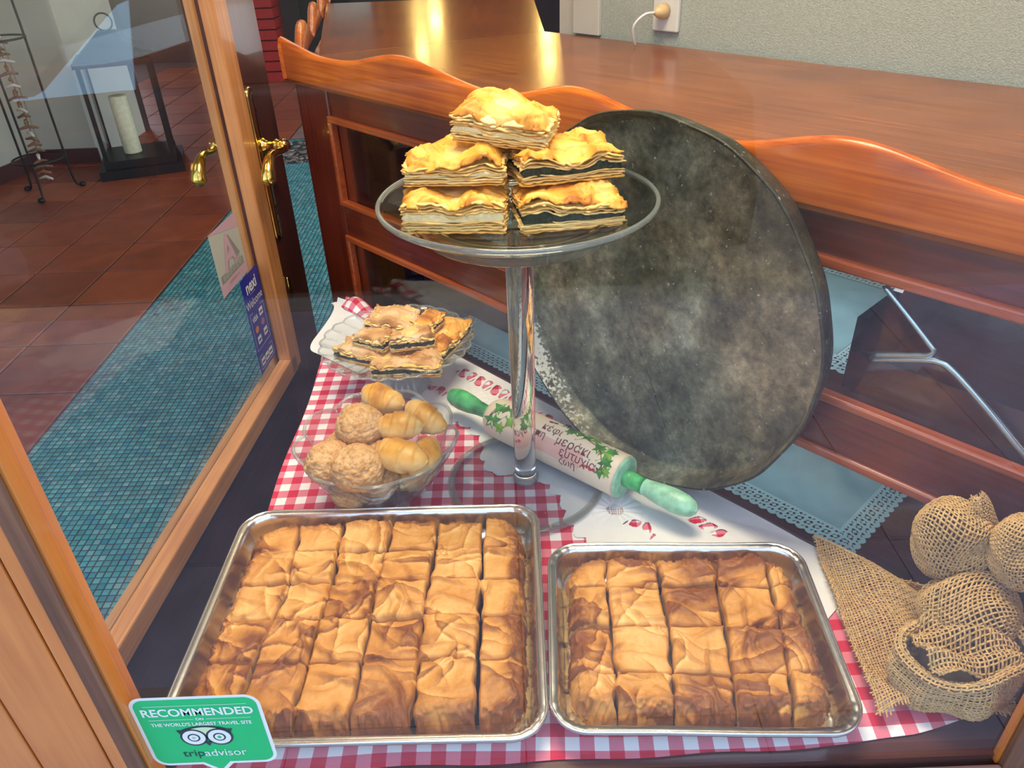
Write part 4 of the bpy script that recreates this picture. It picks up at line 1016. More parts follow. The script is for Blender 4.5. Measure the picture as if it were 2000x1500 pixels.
def pie_block(name, w, d, h, seed, loc, rz, label, cat='pie', group=None, fill='cheese', tilt=(0, 0), crust=None, lay=None, puff=0.010, fillh=0.26):
    root = empty(name, loc, rz, label, cat, group); root.rotation_euler = (tilt[0], tilt[1], rz)
    rr_ = np.random.default_rng(seed); crust = crust or M_filo; lay = lay or M_layers
    # bottom sheets
    Vs, Fs, Ts, off = [], [], [], 0
    nb = max(3, int(h*0.36/0.0028)); hb = h*0.34
    def cw(X, Y): return 0.0035*vnoise(X*24, Y*24, seed*1.3, seed+500) + 0.002*vnoise(X*55, Y*55, seed*1.3, seed+501)
    for k in range(nb):
        V, F_ = sheet_v(w*(1+0.018*rr_.normal()), d*(1+0.02*rr_.normal()), hb*k/nb + 0.0005, seed+k*3, 0.0012 + 0.0008*rr_.random(), 30, 0.0016*(0.4+k/nb), 0.005)
        V[:, 2] += cw(V[:, 0], V[:, 1])*0.6*k/nb
        Vs.append(V); Fs.append(F_+off); off += len(V); Ts.append(np.full(len(V), 0.62 if k == 0 else 0.10 + 0.25*rr_.random()))
    V = np.vstack(Vs); V[:, 2] = np.maximum(V[:, 2], 0.0002)
    mesh('bottom_layers', V, np.vstack(Fs), lay, root, True, toast=np.concatenate(Ts))
    # filling
    n = 34; u = np.linspace(-1, 1, n); hf = h*fillh
    U_, V_ = np.meshgrid(u, u, indexing='ij')
    ins = 0.97
    X = U_*w/2*ins; Y = V_*d/2*ins
    zt = hb + hf + 0.0022*fbm(X*80, Y*80, 1, seed+50) + cw(X, Y)*1.1; zb = hb - 0.001 + 0*X
    ring = [(a, 0) for a in range(n)] + [(n-1, b) for b in range(1, n)] + [(a, n-1) for a in range(n-2, -1, -1)] + [(0, b) for b in range(n-2, 0, -1)]
    ra = np.array(ring); rx, ry = X[ra[:, 0], ra[:, 1]], Y[ra[:, 0], ra[:, 1]]; rz_ = zt[ra[:, 0], ra[:, 1]]
    V3 = [np.stack([X, Y, zt], -1).reshape(-1, 3)]; idx = [ra[:, 0]*n + ra[:, 1]]; tot = n*n
    for q in range(1, 7):
        f = q/6; zz = rz_*(1-f) + (hb-0.001)*f
        bl = 0.0050*fbm(rx*150, ry*150, zz*200, seed+60)*math.sin(PI*f) + 0.0006*math.sin(PI*f)
        nx_ = rx/(w/2)/ins; ny_ = ry/(d/2)/ins; ex = np.where(np.abs(nx_) > 0.99, np.sign(nx_), 0); ey = np.where(np.abs(ny_) > 0.99, np.sign(ny_), 0)
        V3.append(np.stack([rx + ex*bl, ry + ey*bl, zz], -1)); idx.append(np.arange(len(rx)) + tot); tot += len(rx)
    Fc = [gridfaces(n, n)] + [np.stack([idx[q], idx[q+1], np.roll(idx[q+1], -1), np.roll(idx[q], -1)], 1) for q in range(6)]
    mesh('filling', np.vstack(V3), np.vstack(Fc), M_cheese if fill == 'cheese' else M_spin, root, True)
    # upper sheets, looser, then the puffed top crust
    Vs, Fs, Ts, off = [], [], [], 0
    nt_ = max(3, int(h*0.30/0.0030)); z0 = hb + hf*0.9; ht = h*0.30
    for k in range(nt_):
        V, F_ = sheet_v(w*(1+0.012*rr_.normal()), d*(1+0.012*rr_.normal()), z0 + ht*k/nt_, seed+100+k*3, 0.0012 + 0.001*rr_.random(), 34, 0.0024 + 0.0022*k/nt_, 0.007, bulge=puff*0.6*(k+1)/nt_)
        V[:, 2] += cw(V[:, 0], V[:, 1])*(1.1 + 0.5*k/nt_)
        Vs.append(V); Fs.append(F_+off); off += len(V); Ts.append(np.full(len(V), 0.10 + 0.35*rr_.random()))
    mesh('upper_layers', np.vstack(Vs), np.vstack(Fs), lay, root, True, toast=np.concatenate(Ts))
    n = 64; u = np.linspace(-1, 1, n); U_, V_ = np.meshgrid(u, u, indexing='ij')
    X = U_*w/2*0.985 + 0.008*fbm(V_*4, U_, 0, seed+150)*U_**6; Y = V_*d/2*0.985 + 0.008*fbm(U_*4, V_, 0, seed+151)*V_**6
    wx = X + 0.012*fbm(X*22, Y*22, seed*0.1, seed+160); wy = Y + 0.012*fbm(X*22, Y*22, 5 + seed*0.1, seed+161)
    r1 = ridge(wx*16, wy*34, seed*0.7, seed+162, 5); t_ = 3*fbm(wx*14, wy*22, seed*0.3, seed+163) + 10; ft = t_ - np.floor(t_)
    Z = z0 + ht + puff*np.clip((1-U_**4)*(1-V_**4), 0, 1)*(0.55 + 0.7*vnoise(X*26, Y*26, seed, seed+164)) + 0.0050*r1 + 0.0026*ridge(wx*48, wy*48, seed*0.9, seed+172, 5) + 0.0022*(np.floor(t_)-10 + sstep(0.88, 1, ft)) + 0.0006*fbm(X*200, Y*200, 0, seed+165)
    Z = Z + cw(X, Y)*1.7 - 0.006*sstep(0.86, 1.0, np.maximum(np.abs(U_), np.abs(V_)))*(0.6+0.8*fbm(X*40, Y*40, 0, seed+170))
    toast = 0.44 + 0.62*fbm(X*26, Y*26, seed, seed+166, 4) + 0.30*r1 + 0.2*(ft > 0.88) + 0.12*sstep(0.85, 1, np.maximum(np.abs(U_), np.abs(V_)))
    top = np.stack([X, Y, Z+0.0012], -1).reshape(-1, 3); bot = np.stack([X, Y, Z-0.0006], -1).reshape(-1, 3)
    ring = [(a, 0) for a in range(n)] + [(n-1, b) for b in range(1, n)] + [(a, n-1) for a in range(n-2, -1, -1)] + [(0, b) for b in range(n-2, 0, -1)]
    ra = np.array(ring); it = ra[:, 0]*n + ra[:, 1]; ib = it + n*n
    mesh('top_crust', np.vstack([top, bot]), np.vstack([gridfaces(n, n), gridfaces(n, n, off=n*n)[:, ::-1], np.stack([it, ib, np.roll(ib, -1), np.roll(it, -1)], 1)]), crust, root, True, toast=np.concatenate([toast.ravel(), toast.ravel()]))
    return root
PZ = 0.7058 + 0.4465
G5 = 'pie squares stacked on the cake stand'
pie_block('filo_pie_square', 0.124, 0.088, 0.0445, 21, (-0.060, 0.934, PZ), math.radians(-5), 'cheese filled filo pie square on the glass plate, lower left of the stack', group=G5, fill='cheese', puff=0.009, fillh=0.19)
pie_block('filo_pie_square', 0.126, 0.088, 0.0400, 22, (0.076, 0.930, PZ), math.radians(8), 'spinach and cheese filo pie square on the glass plate, lower right of the stack', group=G5, fill='spinach', puff=0.008, fillh=0.22)
pie_block('filo_pie_square', 0.122, 0.090, 0.0380, 23, (-0.058, 0.962, PZ+0.0500), math.radians(-4), 'cheese filo pie square resting on the lower left square', group=G5, fill='cheese', puff=0.010, fillh=0.09)
pie_block('filo_pie_square', 0.128, 0.090, 0.0350, 24, (0.075, 0.966, PZ+0.0480), math.radians(13), 'spinach filo pie square resting on the lower right square', group=G5, fill='spinach', puff=0.006, fillh=0.20)
pie_block('filo_pie_square', 0.118, 0.078, 0.0420, 25, (0.004, 0.982, PZ+0.0900), math.radians(-14), 'puffed filo pie square with an open hollow, topmost of the stack on the stand', group=G5, fill='cheese', tilt=(math.radians(4), math.radians(6)), puff=0.020, fillh=0.07)

# ================================================================== SCALLOPED PLATE WITH SPINACH PIES
PL = (-0.212, 1.258)
pg = empty('pedestal_plate', (PL[0], PL[1], 0.7075), 0, 'scalloped clear glass pedestal plate holding cut spinach pies, behind the glass bowl', 'plate')
def scal(nl, amp, r0):
    def f(r, z, t):
        k = np.clip((r - r0*0.45)/(r0*0.55), 0, 1.2); return r*(1 + amp*k*(np.abs(np.cos(t*nl/2)) - 0.5))
    return f
def zscal(nl, amp, r0):
    def f(r, z, t):
        k = np.clip((r - r0*0.6)/(r0*0.4), 0, 1.2); return z + amp*k*np.sin(t*nl/2 + z*30)
    return f
pr = [(0.0001, 0.074), (0.06, 0.074), (0.085, 0.0765), (0.110, 0.083), (0.130, 0.091), (0.1395, 0.0955), (0.1420, 0.098), (0.1408, 0.1000), (0.137, 0.0992), (0.128, 0.0945), (0.108, 0.0865), (0.084, 0.0800), (0.06, 0.0775), (0.0001, 0.0775)]
lathe('plate', pr, M_bowlg, pg, 192, rmod=scal(26, 0.045, 0.14), zmod=zscal(26, 0.0015, 0.14), closed=False)
for q, (r, zq) in enumerate(((0.1402, 0.0985),)):
    t_ = np.linspace(0, 2*PI, 193); rr_ = r*(1 + 0.045*(np.abs(np.cos(t_*13)) - 0.5))
    tube('scalloped_edge', np.stack([rr_*np.cos(t_), rr_*np.sin(t_), zq + 0*t_], 1), 0.0018, M_rimglass, pg, 8, cap=False)
for k in range(26):   # pressed ribs
    a = 2*PI*k/26
    P_ = [(r*math.cos(a + b), r*math.sin(a + b), z) for r, z, b in ((0.085, 0.082, 0.0), (0.10, 0.0865, 0.05), (0.118, 0.0925, 0.10), (0.134, 0.0985, 0.14))]
    tube('pressed_rib', P_, 0.0013, M_rimglass, pg, 6)
lathe('pedestal', [(0.052, 0.0), (0.054, 0.002), (0.052, 0.004), (0.045, 0.014), (0.038, 0.035), (0.035, 0.055), (0.042, 0.0735), (0.039, 0.0735), (0.032, 0.055), (0.035, 0.034), (0.042, 0.012), (0.049, 0.001)], M_bowlg, pg, 96, rmod=lambda r, z, t: r*(1 + 0.05*np.abs(np.cos(t*8))))
GS = 'spinach pies on the scalloped plate'
SZ = 0.7075 + 0.0795
def spie(w, d, h, seed, x, y, z, rz, label, tilt=(0, 0), crust=None):
    pie_block('spinach_pie', w, d, h, seed, (x, y, z), math.radians(rz), label, group=GS, fill='spinach', tilt=(math.radians(tilt[0]), math.radians(tilt[1])), crust=crust or M_beige, lay=M_layers, puff=0.006, fillh=0.26)
spie(0.100, 0.070, 0.026, 41, -0.265, 1.232, SZ, -28, 'spinach pie slice lying at the left of the scalloped plate')
spie(0.122, 0.074, 0.027, 42, -0.185, 1.185, SZ+0.001, -2, 'long spinach pie slice at the front of the scalloped plate', (0, 0))
spie(0.070, 0.125, 0.028, 43, -0.128, 1.262, SZ+0.001, -24, 'browned folded edge slice at the right of the scalloped plate', (0, 0), M_filo)
spie(0.068, 0.050, 0.022, 44, -0.243, 1.222, SZ+0.034, -30, 'small spinach pie piece in the middle layer, left one on the scalloped plate', (2, 0))
spie(0.078, 0.044, 0.022, 45, -0.176, 1.207, SZ+0.036, 8, 'small spinach pie piece in the middle layer, centre of the scalloped plate', (2, 0))
spie(0.088, 0.062, 0.026, 46, -0.215, 1.262, SZ+0.046, -12, 'pale spinach pie square on top of the pile on the scalloped plate', (4, 2))
spie(0.040, 0.062, 0.024, 47, -0.153, 1.262, SZ+0.038, -26, 'narrow yellow spinach pie strip beside the top piece on the scalloped plate', (0, 4), M_filo)

# ================================================================== GLASS BOWL WITH ROLLS AND BISCUITS
BW = (-0.212, 0.962)
bo = empty('glass_bowl', (BW[0], BW[1], 0.7025), 0, 'clear fluted glass bowl filled with rolls and biscuits, on the gingham cloth', 'bowl')
nb_ = 9
def bmod(r, z, t):
    k = np.clip(z/0.097, 0, 1)**0.8
    return r*(1 + 0.085*k*(np.abs(np.cos(t*nb_/2 + 0.5)) - 0.55))
def bz(r, z, t): return z + 0.006*np.clip(z/0.097, 0, 1)**2*(np.abs(np.cos(t*nb_/2 + 0.5)) - 0.5)
lathe('bowl_wall', [(0.0001, 0.004), (0.050, 0.004), (0.060, 0.006), (0.078, 0.022), (0.098, 0.055), (0.115, 0.088), (0.1195, 0.0965), (0.1215, 0.0985), (0.1235, 0.0965), (0.1190, 0.086), (0.102, 0.052), (0.082, 0.018), (0.064, 0.001), (0.056, 0.0), (0.0001, 0.001)], M_bowlg, bo, 216, rmod=bmod, zmod=bz, closed=False)
t_ = np.linspace(0, 2*PI, 217); rr_ = 0.1215*(1 + 0.085*(np.abs(np.cos(t_*nb_/2 + 0.5)) - 0.55)); zz_ = 0.0975 + 0.006*(np.abs(np.cos(t_*nb_/2 + 0.5)) - 0.5)
tube('bowl_rim', np.stack([rr_*np.cos(t_), rr_*np.sin(t_), zz_], 1), 0.0026, M_rimglass, bo, 10, cap=False)
for k in range(nb_):
    a = (PI - 1.0 + 2*PI*k)/nb_   # creases between the flutes
    P_ = [(r*math.cos(a), r*math.sin(a), z) for r, z in ((0.060, 0.003), (0.076, 0.018), (0.093, 0.052), (0.108, 0.084), (0.1135, 0.0945))]
    tube('flute_crease', P_, 0.0016, M_rimglass, bo, 6)
def bun(loc, size, rot, seed, label):
    n, m = 56, 72
    v = np.linspace(0, 1, n); a = np.linspace(0, 2*PI, m, endpoint=False); V_, A_2 = np.meshgrid(v, a, indexing='ij')
    x = (V_-0.5)*2                       # along the roll
    prof = (1 - np.abs(x)**3.2)**0.5*0.80 + 0.02
    # overlapping wraps: stepped radius that spirals round the roll
    wrap = 1.0 + 0.17*np.exp(-(x/0.42)**4) + 0.0
    st_ = sstep(0.0, 0.05, 0.36 - np.abs(x + 0.16*np.sin(A_2 + seed))) * 0.15 + sstep(0.0, 0.05, 0.68 - np.abs(x - 0.10*np.sin(A_2*1 + seed*2))) * 0.13
    r = prof*(0.80 + st_) * (1 + 0.07*fbm(x*2 + seed, np.cos(A_2)*1.4, np.sin(A_2)*1.4, seed))
    r = r * (1 + 0.03*np.cos(A_2 - 1.2))
    X = x*size[0]*0.5; Y = r*np.cos(A_2)*size[1]*0.5; Z = r*np.sin(A_2)*size[2]*0.5
    tw = 0.5*(x)*0; 
    Vv2 = np.stack([X, Y + 0.10*size[1]*(x**2 - 0.3), Z], -1).reshape(-1, 3)
    toast = 0.12 + 0.80*sstep(-0.1, 0.95, np.sin(A_2))*(0.55 + 0.5*fbm(x*2.4 + 3, A_2, seed, seed+3)) + 0.10*(st_ > 0.2) - 0.10*(st_ < 0.05)
    Fc = [list(f) for f in gridfaces(n, m, False, True)] + [list(range(m))[::-1], list(range((n-1)*m, n*m))]
    o = mesh('glazed_roll', Vv2, Fc, M_roll, None, True, toast=toast.ravel())
    o.location = loc; o.rotation_euler = tuple(math.radians(q) for q in rot)
    tag(o, label, 'bread roll', 'rolls in the glass bowl')
bun((-0.207, 1.018, 0.832), (0.078, 0.056, 0.050), (10, 8, -28), 1, 'golden glazed roll at the back of the glass bowl, farthest one')
bun((-0.138, 0.982, 0.818), (0.080, 0.054, 0.050), (0, 12, -38), 2, 'golden glazed roll at the right back of the bowl, deep yellow end')
bun((-0.172, 0.940, 0.832), (0.074, 0.056, 0.052), (-6, 0, -4), 3, 'golden glazed roll in the middle of the bowl, lying on the others')
bun((-0.136, 0.912, 0.796), (0.082, 0.056, 0.052), (0, 0, 66), 4, 'golden glazed roll at the right edge of the bowl, partly under its neighbours')
bun((-0.166, 0.888, 0.818), (0.086, 0.060, 0.054), (-10, 4, -24), 5, 'golden glazed roll nearest the front rim of the bowl')
bun((-0.160, 0.920, 0.752), (0.080, 0.054, 0.050), (0, 0, 20), 6, 'pale roll low in the bowl seen through its glass')
bun((-0.200, 0.985, 0.760), (0.080, 0.056, 0.052), (0, 0, 60), 7, 'roll buried under the farthest roll in the bowl')
def biscuit(loc, r, seed, label, sq=0.86):
    n, m = 90, 120
    th = np.linspace(0.001, PI-0.001, n); a = np.linspace(0, 2*PI, m, endpoint=False); T_, A2 = np.meshgrid(th, a, indexing='ij')
    X, Y, Z = np.sin(T_)*np.cos(A2), np.sin(T_)*np.sin(A2), np.cos(T_)
    q = np.clip(fbm(X*6+seed, Y*6, Z*6, seed, 5, 0.75), -0.5, 0.5); k = 1 + 0.13*fbm(X*1.7+seed, Y*1.7, Z*1.7, seed+3) + 0.13*q + 0.035*np.abs(vnoise(X*4+seed, Y*4, Z*4, seed+8))
    V = np.stack([X*k*r, Y*k*r, Z*k*r*sq], -1).reshape(-1, 3)
    Fc = [list(f)[::-1] for f in gridfaces(n, m, False, True)] + [list(range(m)), list(range((n-1)*m, n*m))[::-1]]
    o = mesh('crumbly_biscuit', V, Fc, M_cookie, None, True, toast=(0.38 + 0.9*q - 0.25*np.clip(Z, -1, 1)*0).ravel())
    o.location = loc; tag(o, label, 'biscuit', 'crumbly biscuits in the glass bowl')
biscuit((-0.232, 0.950, 0.828), 0.037, 1, 'crumbly brown biscuit at the back left of the bowl, highest one')
biscuit((-0.272, 0.900, 0.800), 0.036, 2, 'crumbly brown biscuit at the left edge of the bowl')
biscuit((-0.228, 0.875, 0.808), 0.038, 3, 'crumbly brown biscuit at the front left of the bowl, largest')
biscuit((-0.262, 0.950, 0.790), 0.030, 4, 'crumbly biscuit half hidden behind the highest biscuit in the bowl')
biscuit((-0.206, 0.918, 0.792), 0.030, 5, 'crumbly biscuit between the rolls and the biscuits, middle of the bowl')
biscuit((-0.204, 0.896, 0.770), 0.030, 6, 'crumbly biscuit under the front ones, pressed against the bowl\'s front')
biscuit((-0.246, 0.895, 0.752), 0.032, 7, 'crumbly biscuit low at the left of the bowl')

# ================================================================== ROLLING PIN
M_pin = plain('cream_painted_wood', (0.80, 0.70, 0.52), 0.4, 0, 0.05, 12, 0.05)
M_pink = plain('pale_pink_paint', (0.80, 0.50, 0.40), 0.45, 0, 0.06, 30)
M_grn = plain('green_painted_wood', (0.06, 0.36, 0.12), 0.35, 0, 0.6, 45, 0.1)
M_mint = plain('mint_painted_wood', (0.30, 0.62, 0.42), 0.35, 0, 0.35, 60, 0.1)
M_leaf = plain('ivy_green_paint', (0.05, 0.26, 0.045), 0.45, 0, 0.5, 60)
M_leaf2 = plain('light_ivy_paint', (0.20, 0.42, 0.05), 0.45, 0, 0.4, 60)
M_brownp = plain('brown_paint', (0.16, 0.035, 0.03), 0.5)
M_redp = plain('red_paint', (0.62, 0.08, 0.10), 0.5)
ra0 = np.array([-0.036, 1.083, 0]); ra1 = np.array([0.166, 0.902, 0]); Lp = float(np.linalg.norm(ra1-ra0)); ru = (ra1-ra0)/Lp
Rp = 0.0345; zc_ = 0.7146 + Rp
rp = empty('rolling_pin', (float(ra0[0]), float(ra0[1]), zc_), math.atan2(ru[1], ru[0]), 'cream rolling pin with green handles, painted ivy and handwritten words, lying diagonally', 'rolling pin')
def xl_lathe(nm, prof, mat, parent, seg=48):
    t = np.linspace(0, 2*PI, seg, endpoint=False); V = []
    for (x, r) in prof: V.append(np.stack([np.full(seg, x), r*np.cos(t), r*np.sin(t)], 1))
    return mesh(nm, np.vstack(V), [list(f)[::-1] for f in gridfaces(len(prof), seg, False, True)] + [list(range(seg)), list(range((len(prof)-1)*seg, len(prof)*seg))[::-1]], mat, parent, True)
xl_lathe('body', [(0.0, 0.018), (0.001, 0.025), (0.008, 0.031), (0.018, 0.0342), (0.03, Rp), (Lp-0.006, Rp), (Lp-0.002, Rp-0.0012)], M_pin, rp, 72)
xl_lathe('end_face', [(Lp-0.0022, Rp-0.001), (Lp, Rp-0.002), (Lp+0.001, Rp-0.004), (Lp+0.001, 0.004)], M_mint, rp, 72)
hp = [(0.0, 0.0125), (0.005, 0.0128), (0.018, 0.0118), (0.035, 0.0130), (0.055, 0.0165), (0.075, 0.0180), (0.092, 0.0165), (0.103, 0.0125), (0.1085, 0.007), (0.110, 0.001)]
xl_lathe('near_handle', [(Lp+0.0008+x*1.10, r) for x, r in hp], M_mint, rp)
xl_lathe('far_handle', [(0.001-x*0.95, r) for x, r in hp], M_grn, rp)
xl_lathe('handle_neck', [(Lp+0.0012, 0.0138), (Lp+0.012, 0.0136), (Lp+0.026, 0.0124), (Lp+0.034, 0.0132)], M_grn, rp)
def wrapc(nm, V2, Fc, x0, ang, off, mat, rot=0.0, sc_=1.0, label=None):
    # lay flat shapes onto the cylinder; ang 0 = top, positive = towards the viewer's side
    c, s = math.cos(rot), math.sin(rot); V2 = np.asarray(V2)*sc_
    x = x0 + V2[:, 0]*c - V2[:, 1]*s; y = V2[:, 0]*s + V2[:, 1]*c
    th = ang - y/Rp
    V = np.stack([x, -(Rp+off)*np.sin(th), (Rp+off)*np.cos(th)], 1)
    return mesh(nm, V, Fc, mat, rp, label=label)
IVY = np.array([(0, -0.5), (0.10, -0.30), (0.42, -0.42), (0.30, -0.12), (0.55, 0.08), (0.24, 0.12), (0.16, 0.28), (0, 0.60), (-0.16, 0.28), (-0.24, 0.12), (-0.55, 0.08), (-0.30, -0.12), (-0.42, -0.42), (-0.10, -0.30)])
def leaf(x0, ang, sz, rot, m=None):
    V = np.vstack([[0, 0], IVY]); Fc = [(0, 1+i, 1+(i+1) % 14) for i in range(14)]
    wrapc('ivy_leaf', V, Fc, x0, ang, 0.0005, m or M_leaf, rot, sz*1.22)
def vine(pts, w=0.0006):
    P_ = spline([(x, a, 0) for x, a in pts], 24)
    V = np.stack([P_[:, 0], -(Rp+0.0004)*np.sin(P_[:, 1]), (Rp+0.0004)*np.cos(P_[:, 1])], 1)
    tube('vine', V, w, M_brownp, rp, 5)
vine([(0.02, 0.9), (0.04, 0.3), (0.07, 0.0), (0.09, 0.3)]); vine([(0.15, -0.5), (0.18, -0.35), (0.20, -0.1), (0.225, 0.1), (0.24, 0.6), (0.25, 1.1)])
for (x, a, s, r, m) in ((0.050, 0.25, 0.034, 0.4, None), (0.072, 0.05, 0.030, 1.9, None), (0.030, 0.35, 0.020, 1.2, None), (0.028, 1.00, 0.028, 0.2, None), (0.062, 0.80, 0.018, 2.6, M_leaf2), (0.085, 0.45, 0.022, 2.2, None), (0.045, 1.25, 0.018, 1.2, M_leaf2),
                        (0.150, -0.62, 0.020, 0.3, None), (0.170, -0.42, 0.024, 1.4, None), (0.188, -0.32, 0.028, 2.8, None), (0.164, -0.16, 0.016, 0.8, None), (0.210, -0.32, 0.017, 2.2, M_leaf2),
                        (0.224, 0.05, 0.019, 1.0, None), (0.238, 0.18, 0.028, 2.8, M_leaf2), (0.245, -0.05, 0.017, 2.4, None), (0.247, 0.60, 0.020, 0.6, None), (0.253, 0.98, 0.016, 1.8, M_leaf2), (0.245, 1.10, 0.015, 3.4, None)):
    leaf(x, a, s, r, m)
vg = [(i, j) for i in range(13) for j in range(9)]
Vp = np.array([((i/12-0.5)*0.135*(1-0.02*abs(j-4)), (j/8-0.5)*0.026) for i, j in vg]); wrapc('pink_wash', Vp, [list(f) for f in gridfaces(13, 9)], 0.145, 1.02, 0.0002, M_pink)
for (s_, x, a, sz, m) in (('κέφι', 0.138, 0.22, 0.019, M_brownp), ('αγάπη', 0.108, 0.66, 0.017, M_brownp), ('μεράκι', 0.186, 0.56, 0.021, M_brownp), ('ευτυχία', 0.202, 1.00, 0.019, M_brownp), ('ζωή', 0.186, 1.38, 0.017, M_brownp)):
    V2, Fc = text_mesh(s_, sz)
    if len(V2): wrapc('lettering', V2, Fc, x, a, 0.0006, m, 0.0)
for (x, a) in ((0.222, 1.10), (0.228, 1.15), (0.234, 1.12), (0.216, 1.14), (0.108, 1.02), (0.116, 1.06)):
    V2, Fc = disc2(0, 0, 0.0035, 0.0028, 10); wrapc('painted_flower', V2, Fc, x, a, 0.0005, M_redp)
for (x, a) in ((0.062, -0.75), (0.128, -0.25)):
    for dx in (-0.004, 0.004):
        V2, Fc = disc2(dx, 0, 0.0042, 0.0030, 12); wrapc('painted_butterfly', V2, Fc, x, a, 0.0005, M_brownp, 0.3)

# ================================================================== BURLAP
def weave(name, S, nu, nv, mat, parent=None, closed_u=False, r=0.00075, amp=0.0007, sub=3, seg=4, label=None, fray=0.0, seed=0):
    # interlaced jute threads following the surface S(u, v); real strands, over and under
    rr_ = np.random.default_rng(seed)
    def thread_block(nt, ns, along_u):
        tpos = (np.arange(nt) + (0.0 if (closed_u and not along_u) else 0.5))/nt
        n = ns*sub + (0 if (closed_u and along_u) else 1)
        s = np.arange(n)/(ns*sub)
        Tt, Ss = np.meshgrid(tpos, s, indexing='ij')
        Tt = Tt + rr_.normal(0, 0.10/nt, Tt.shape[0])[:, None]
        if fray and not (closed_u and along_u):
            ext = 1 + fray*rr_.random(nt)[:, None]; Ss2 = 0.5 + (Ss-0.5)*ext
        else: Ss2 = Ss
        U_, V_ = (Ss2, Tt) if along_u else (Tt, Ss2)
        Pc = S(U_, V_); e = 1e-3
        Pu = S(U_+e, V_) - Pc; Pv = S(U_, V_+e) - Pc
        Nn = np.cross(Pu, Pv); Nn /= np.linalg.norm(Nn, axis=-1)[..., None] + 1e-15
        Td = Pu if along_u else Pv; Td = Td/(np.linalg.norm(Td, axis=-1)[..., None] + 1e-15)
        Bd = np.cross(Td, Nn)
        par = (np.arange(nt) % 2)[:, None]*PI + (0 if along_u else PI)
        Pc = Pc + Nn*(amp*np.cos(PI*Ss*ns + par))[..., None]
        rad = r*(1 + 0.25*rr_.random(nt))[:, None]*np.ones_like(Ss)
        a = np.linspace(0, 2*PI, seg, endpoint=False)
        V = Pc[:, :, None] + rad[:, :, None, None]*(np.cos(a)[None, None, :, None]*Bd[:, :, None] + 0.8*np.sin(a)[None, None, :, None]*Nn[:, :, None])
        gf = gridfaces(n, seg, closed_u and along_u, True)
        F_ = (gf[None] + (np.arange(nt)*n*seg)[:, None, None]).reshape(-1, 4)
        return V.reshape(-1, 3), F_
    V1, F1 = thread_block(nv, nu, True); V2, F2 = thread_block(nu, nv, False)
    return mesh(name, np.vstack([V1, V2]), np.vstack([F1, F2+len(V1)]), mat, parent, False, label=label)
# runner lying in soft waves right of the smaller tray
def S_run(u, v):
    x = 0.392 + 0.022*np.sin(v*3)*0 + u*(0.158) + 0.030*v*(1-u)*0.9
    y = 0.512 + v*(0.285 - 0.075*u) + 0.012*np.sin(u*5)
    y = np.minimum(y, back_y(x) - 0.016)
    z = 0.7095 + 0.010*(1 + np.sin(u*9 + v*7 + 1.5*np.sin(v*6))) * (0.5 + 0.5*np.sin(PI*np.clip(v, 0, 1))) + 0.007*(1 + np.sin(v*17 + u*4))*u + 0.004*(1 + vnoise(u*4, v*6, 0, 77))
    return np.stack([x, y, z], -1)
br = weave('burlap_cloth', S_run, 42, 70, M_burlap, None, fray=0.05, seed=3, r=0.00105)
tag(br, 'loose brown burlap cloth rumpled on the shelf right of the smaller tray', 'burlap')
def _unused(nm, c, R3, parent, k=0.95):
    t = np.linspace(0.02, PI-0.02, 18); 
    return lathe(nm, [(math.sin(x)*k, -math.cos(x)*k) for x in t], M_jutecore, parent, 32)
M_jutecore = plain('dark_jute_core', (0.13, 0.085, 0.045), 0.95, 0, 0.3, 60)
def wrapped_ball(name, c, rad, axis_tilt, label, seed, nu=64, nv=34, group=None):
    root = empty(name, (c[0], c[1], c[2]-rad[2]), 0, label, 'decoration')
    Rm = np.array(Matrix.Rotation(math.radians(-38) + axis_tilt[0], 3, 'Z') @ Matrix.Rotation(math.radians(78) + axis_tilt[1], 3, 'Y'))
    rl = (rad[2], rad[1], rad[0])
    def S(u, v):
        lo = u*2*PI; la = (v-0.5)*PI*0.93
        la2 = la + 0.18*np.sin(lo*2 + seed)*np.cos(la); lo2 = lo + 0.35*np.sin(la*2 + seed)
        k = 1 + 0.10*np.sin(lo*3 + 4*v + seed)*np.cos(la) + 0.05*np.sin(lo*5 + seed*2)*np.cos(la)
        P_ = np.stack([np.cos(la2)*np.cos(lo2)*k*rl[0], np.cos(la2)*np.sin(lo2)*k*rl[1], np.sin(la2)*k*rl[2]], -1)
        return P_ @ Rm.T + np.array([0, 0, rad[2]])
    weave('burlap_wrap', S, nu, nv, M_burlap, root, closed_u=True, r=0.00105, amp=0.0008, sub=2, seed=seed)
    t = np.linspace(0.02, PI-0.02, 16)
    co = lathe('core', [(math.sin(x)*min(rad)*0.80, rad[2] - math.cos(x)*rad[2]*0.70) for x in t], M_jutecore, root, 32, closed=False)
    return root
b1 = wrapped_ball('burlap_bundle', (0.502, 0.642, 0.855), (0.041, 0.036, 0.055), (0.1, 0.1), 'upper round bundle of open weave burlap at the right, against the counter rail', 1, 62, 30)
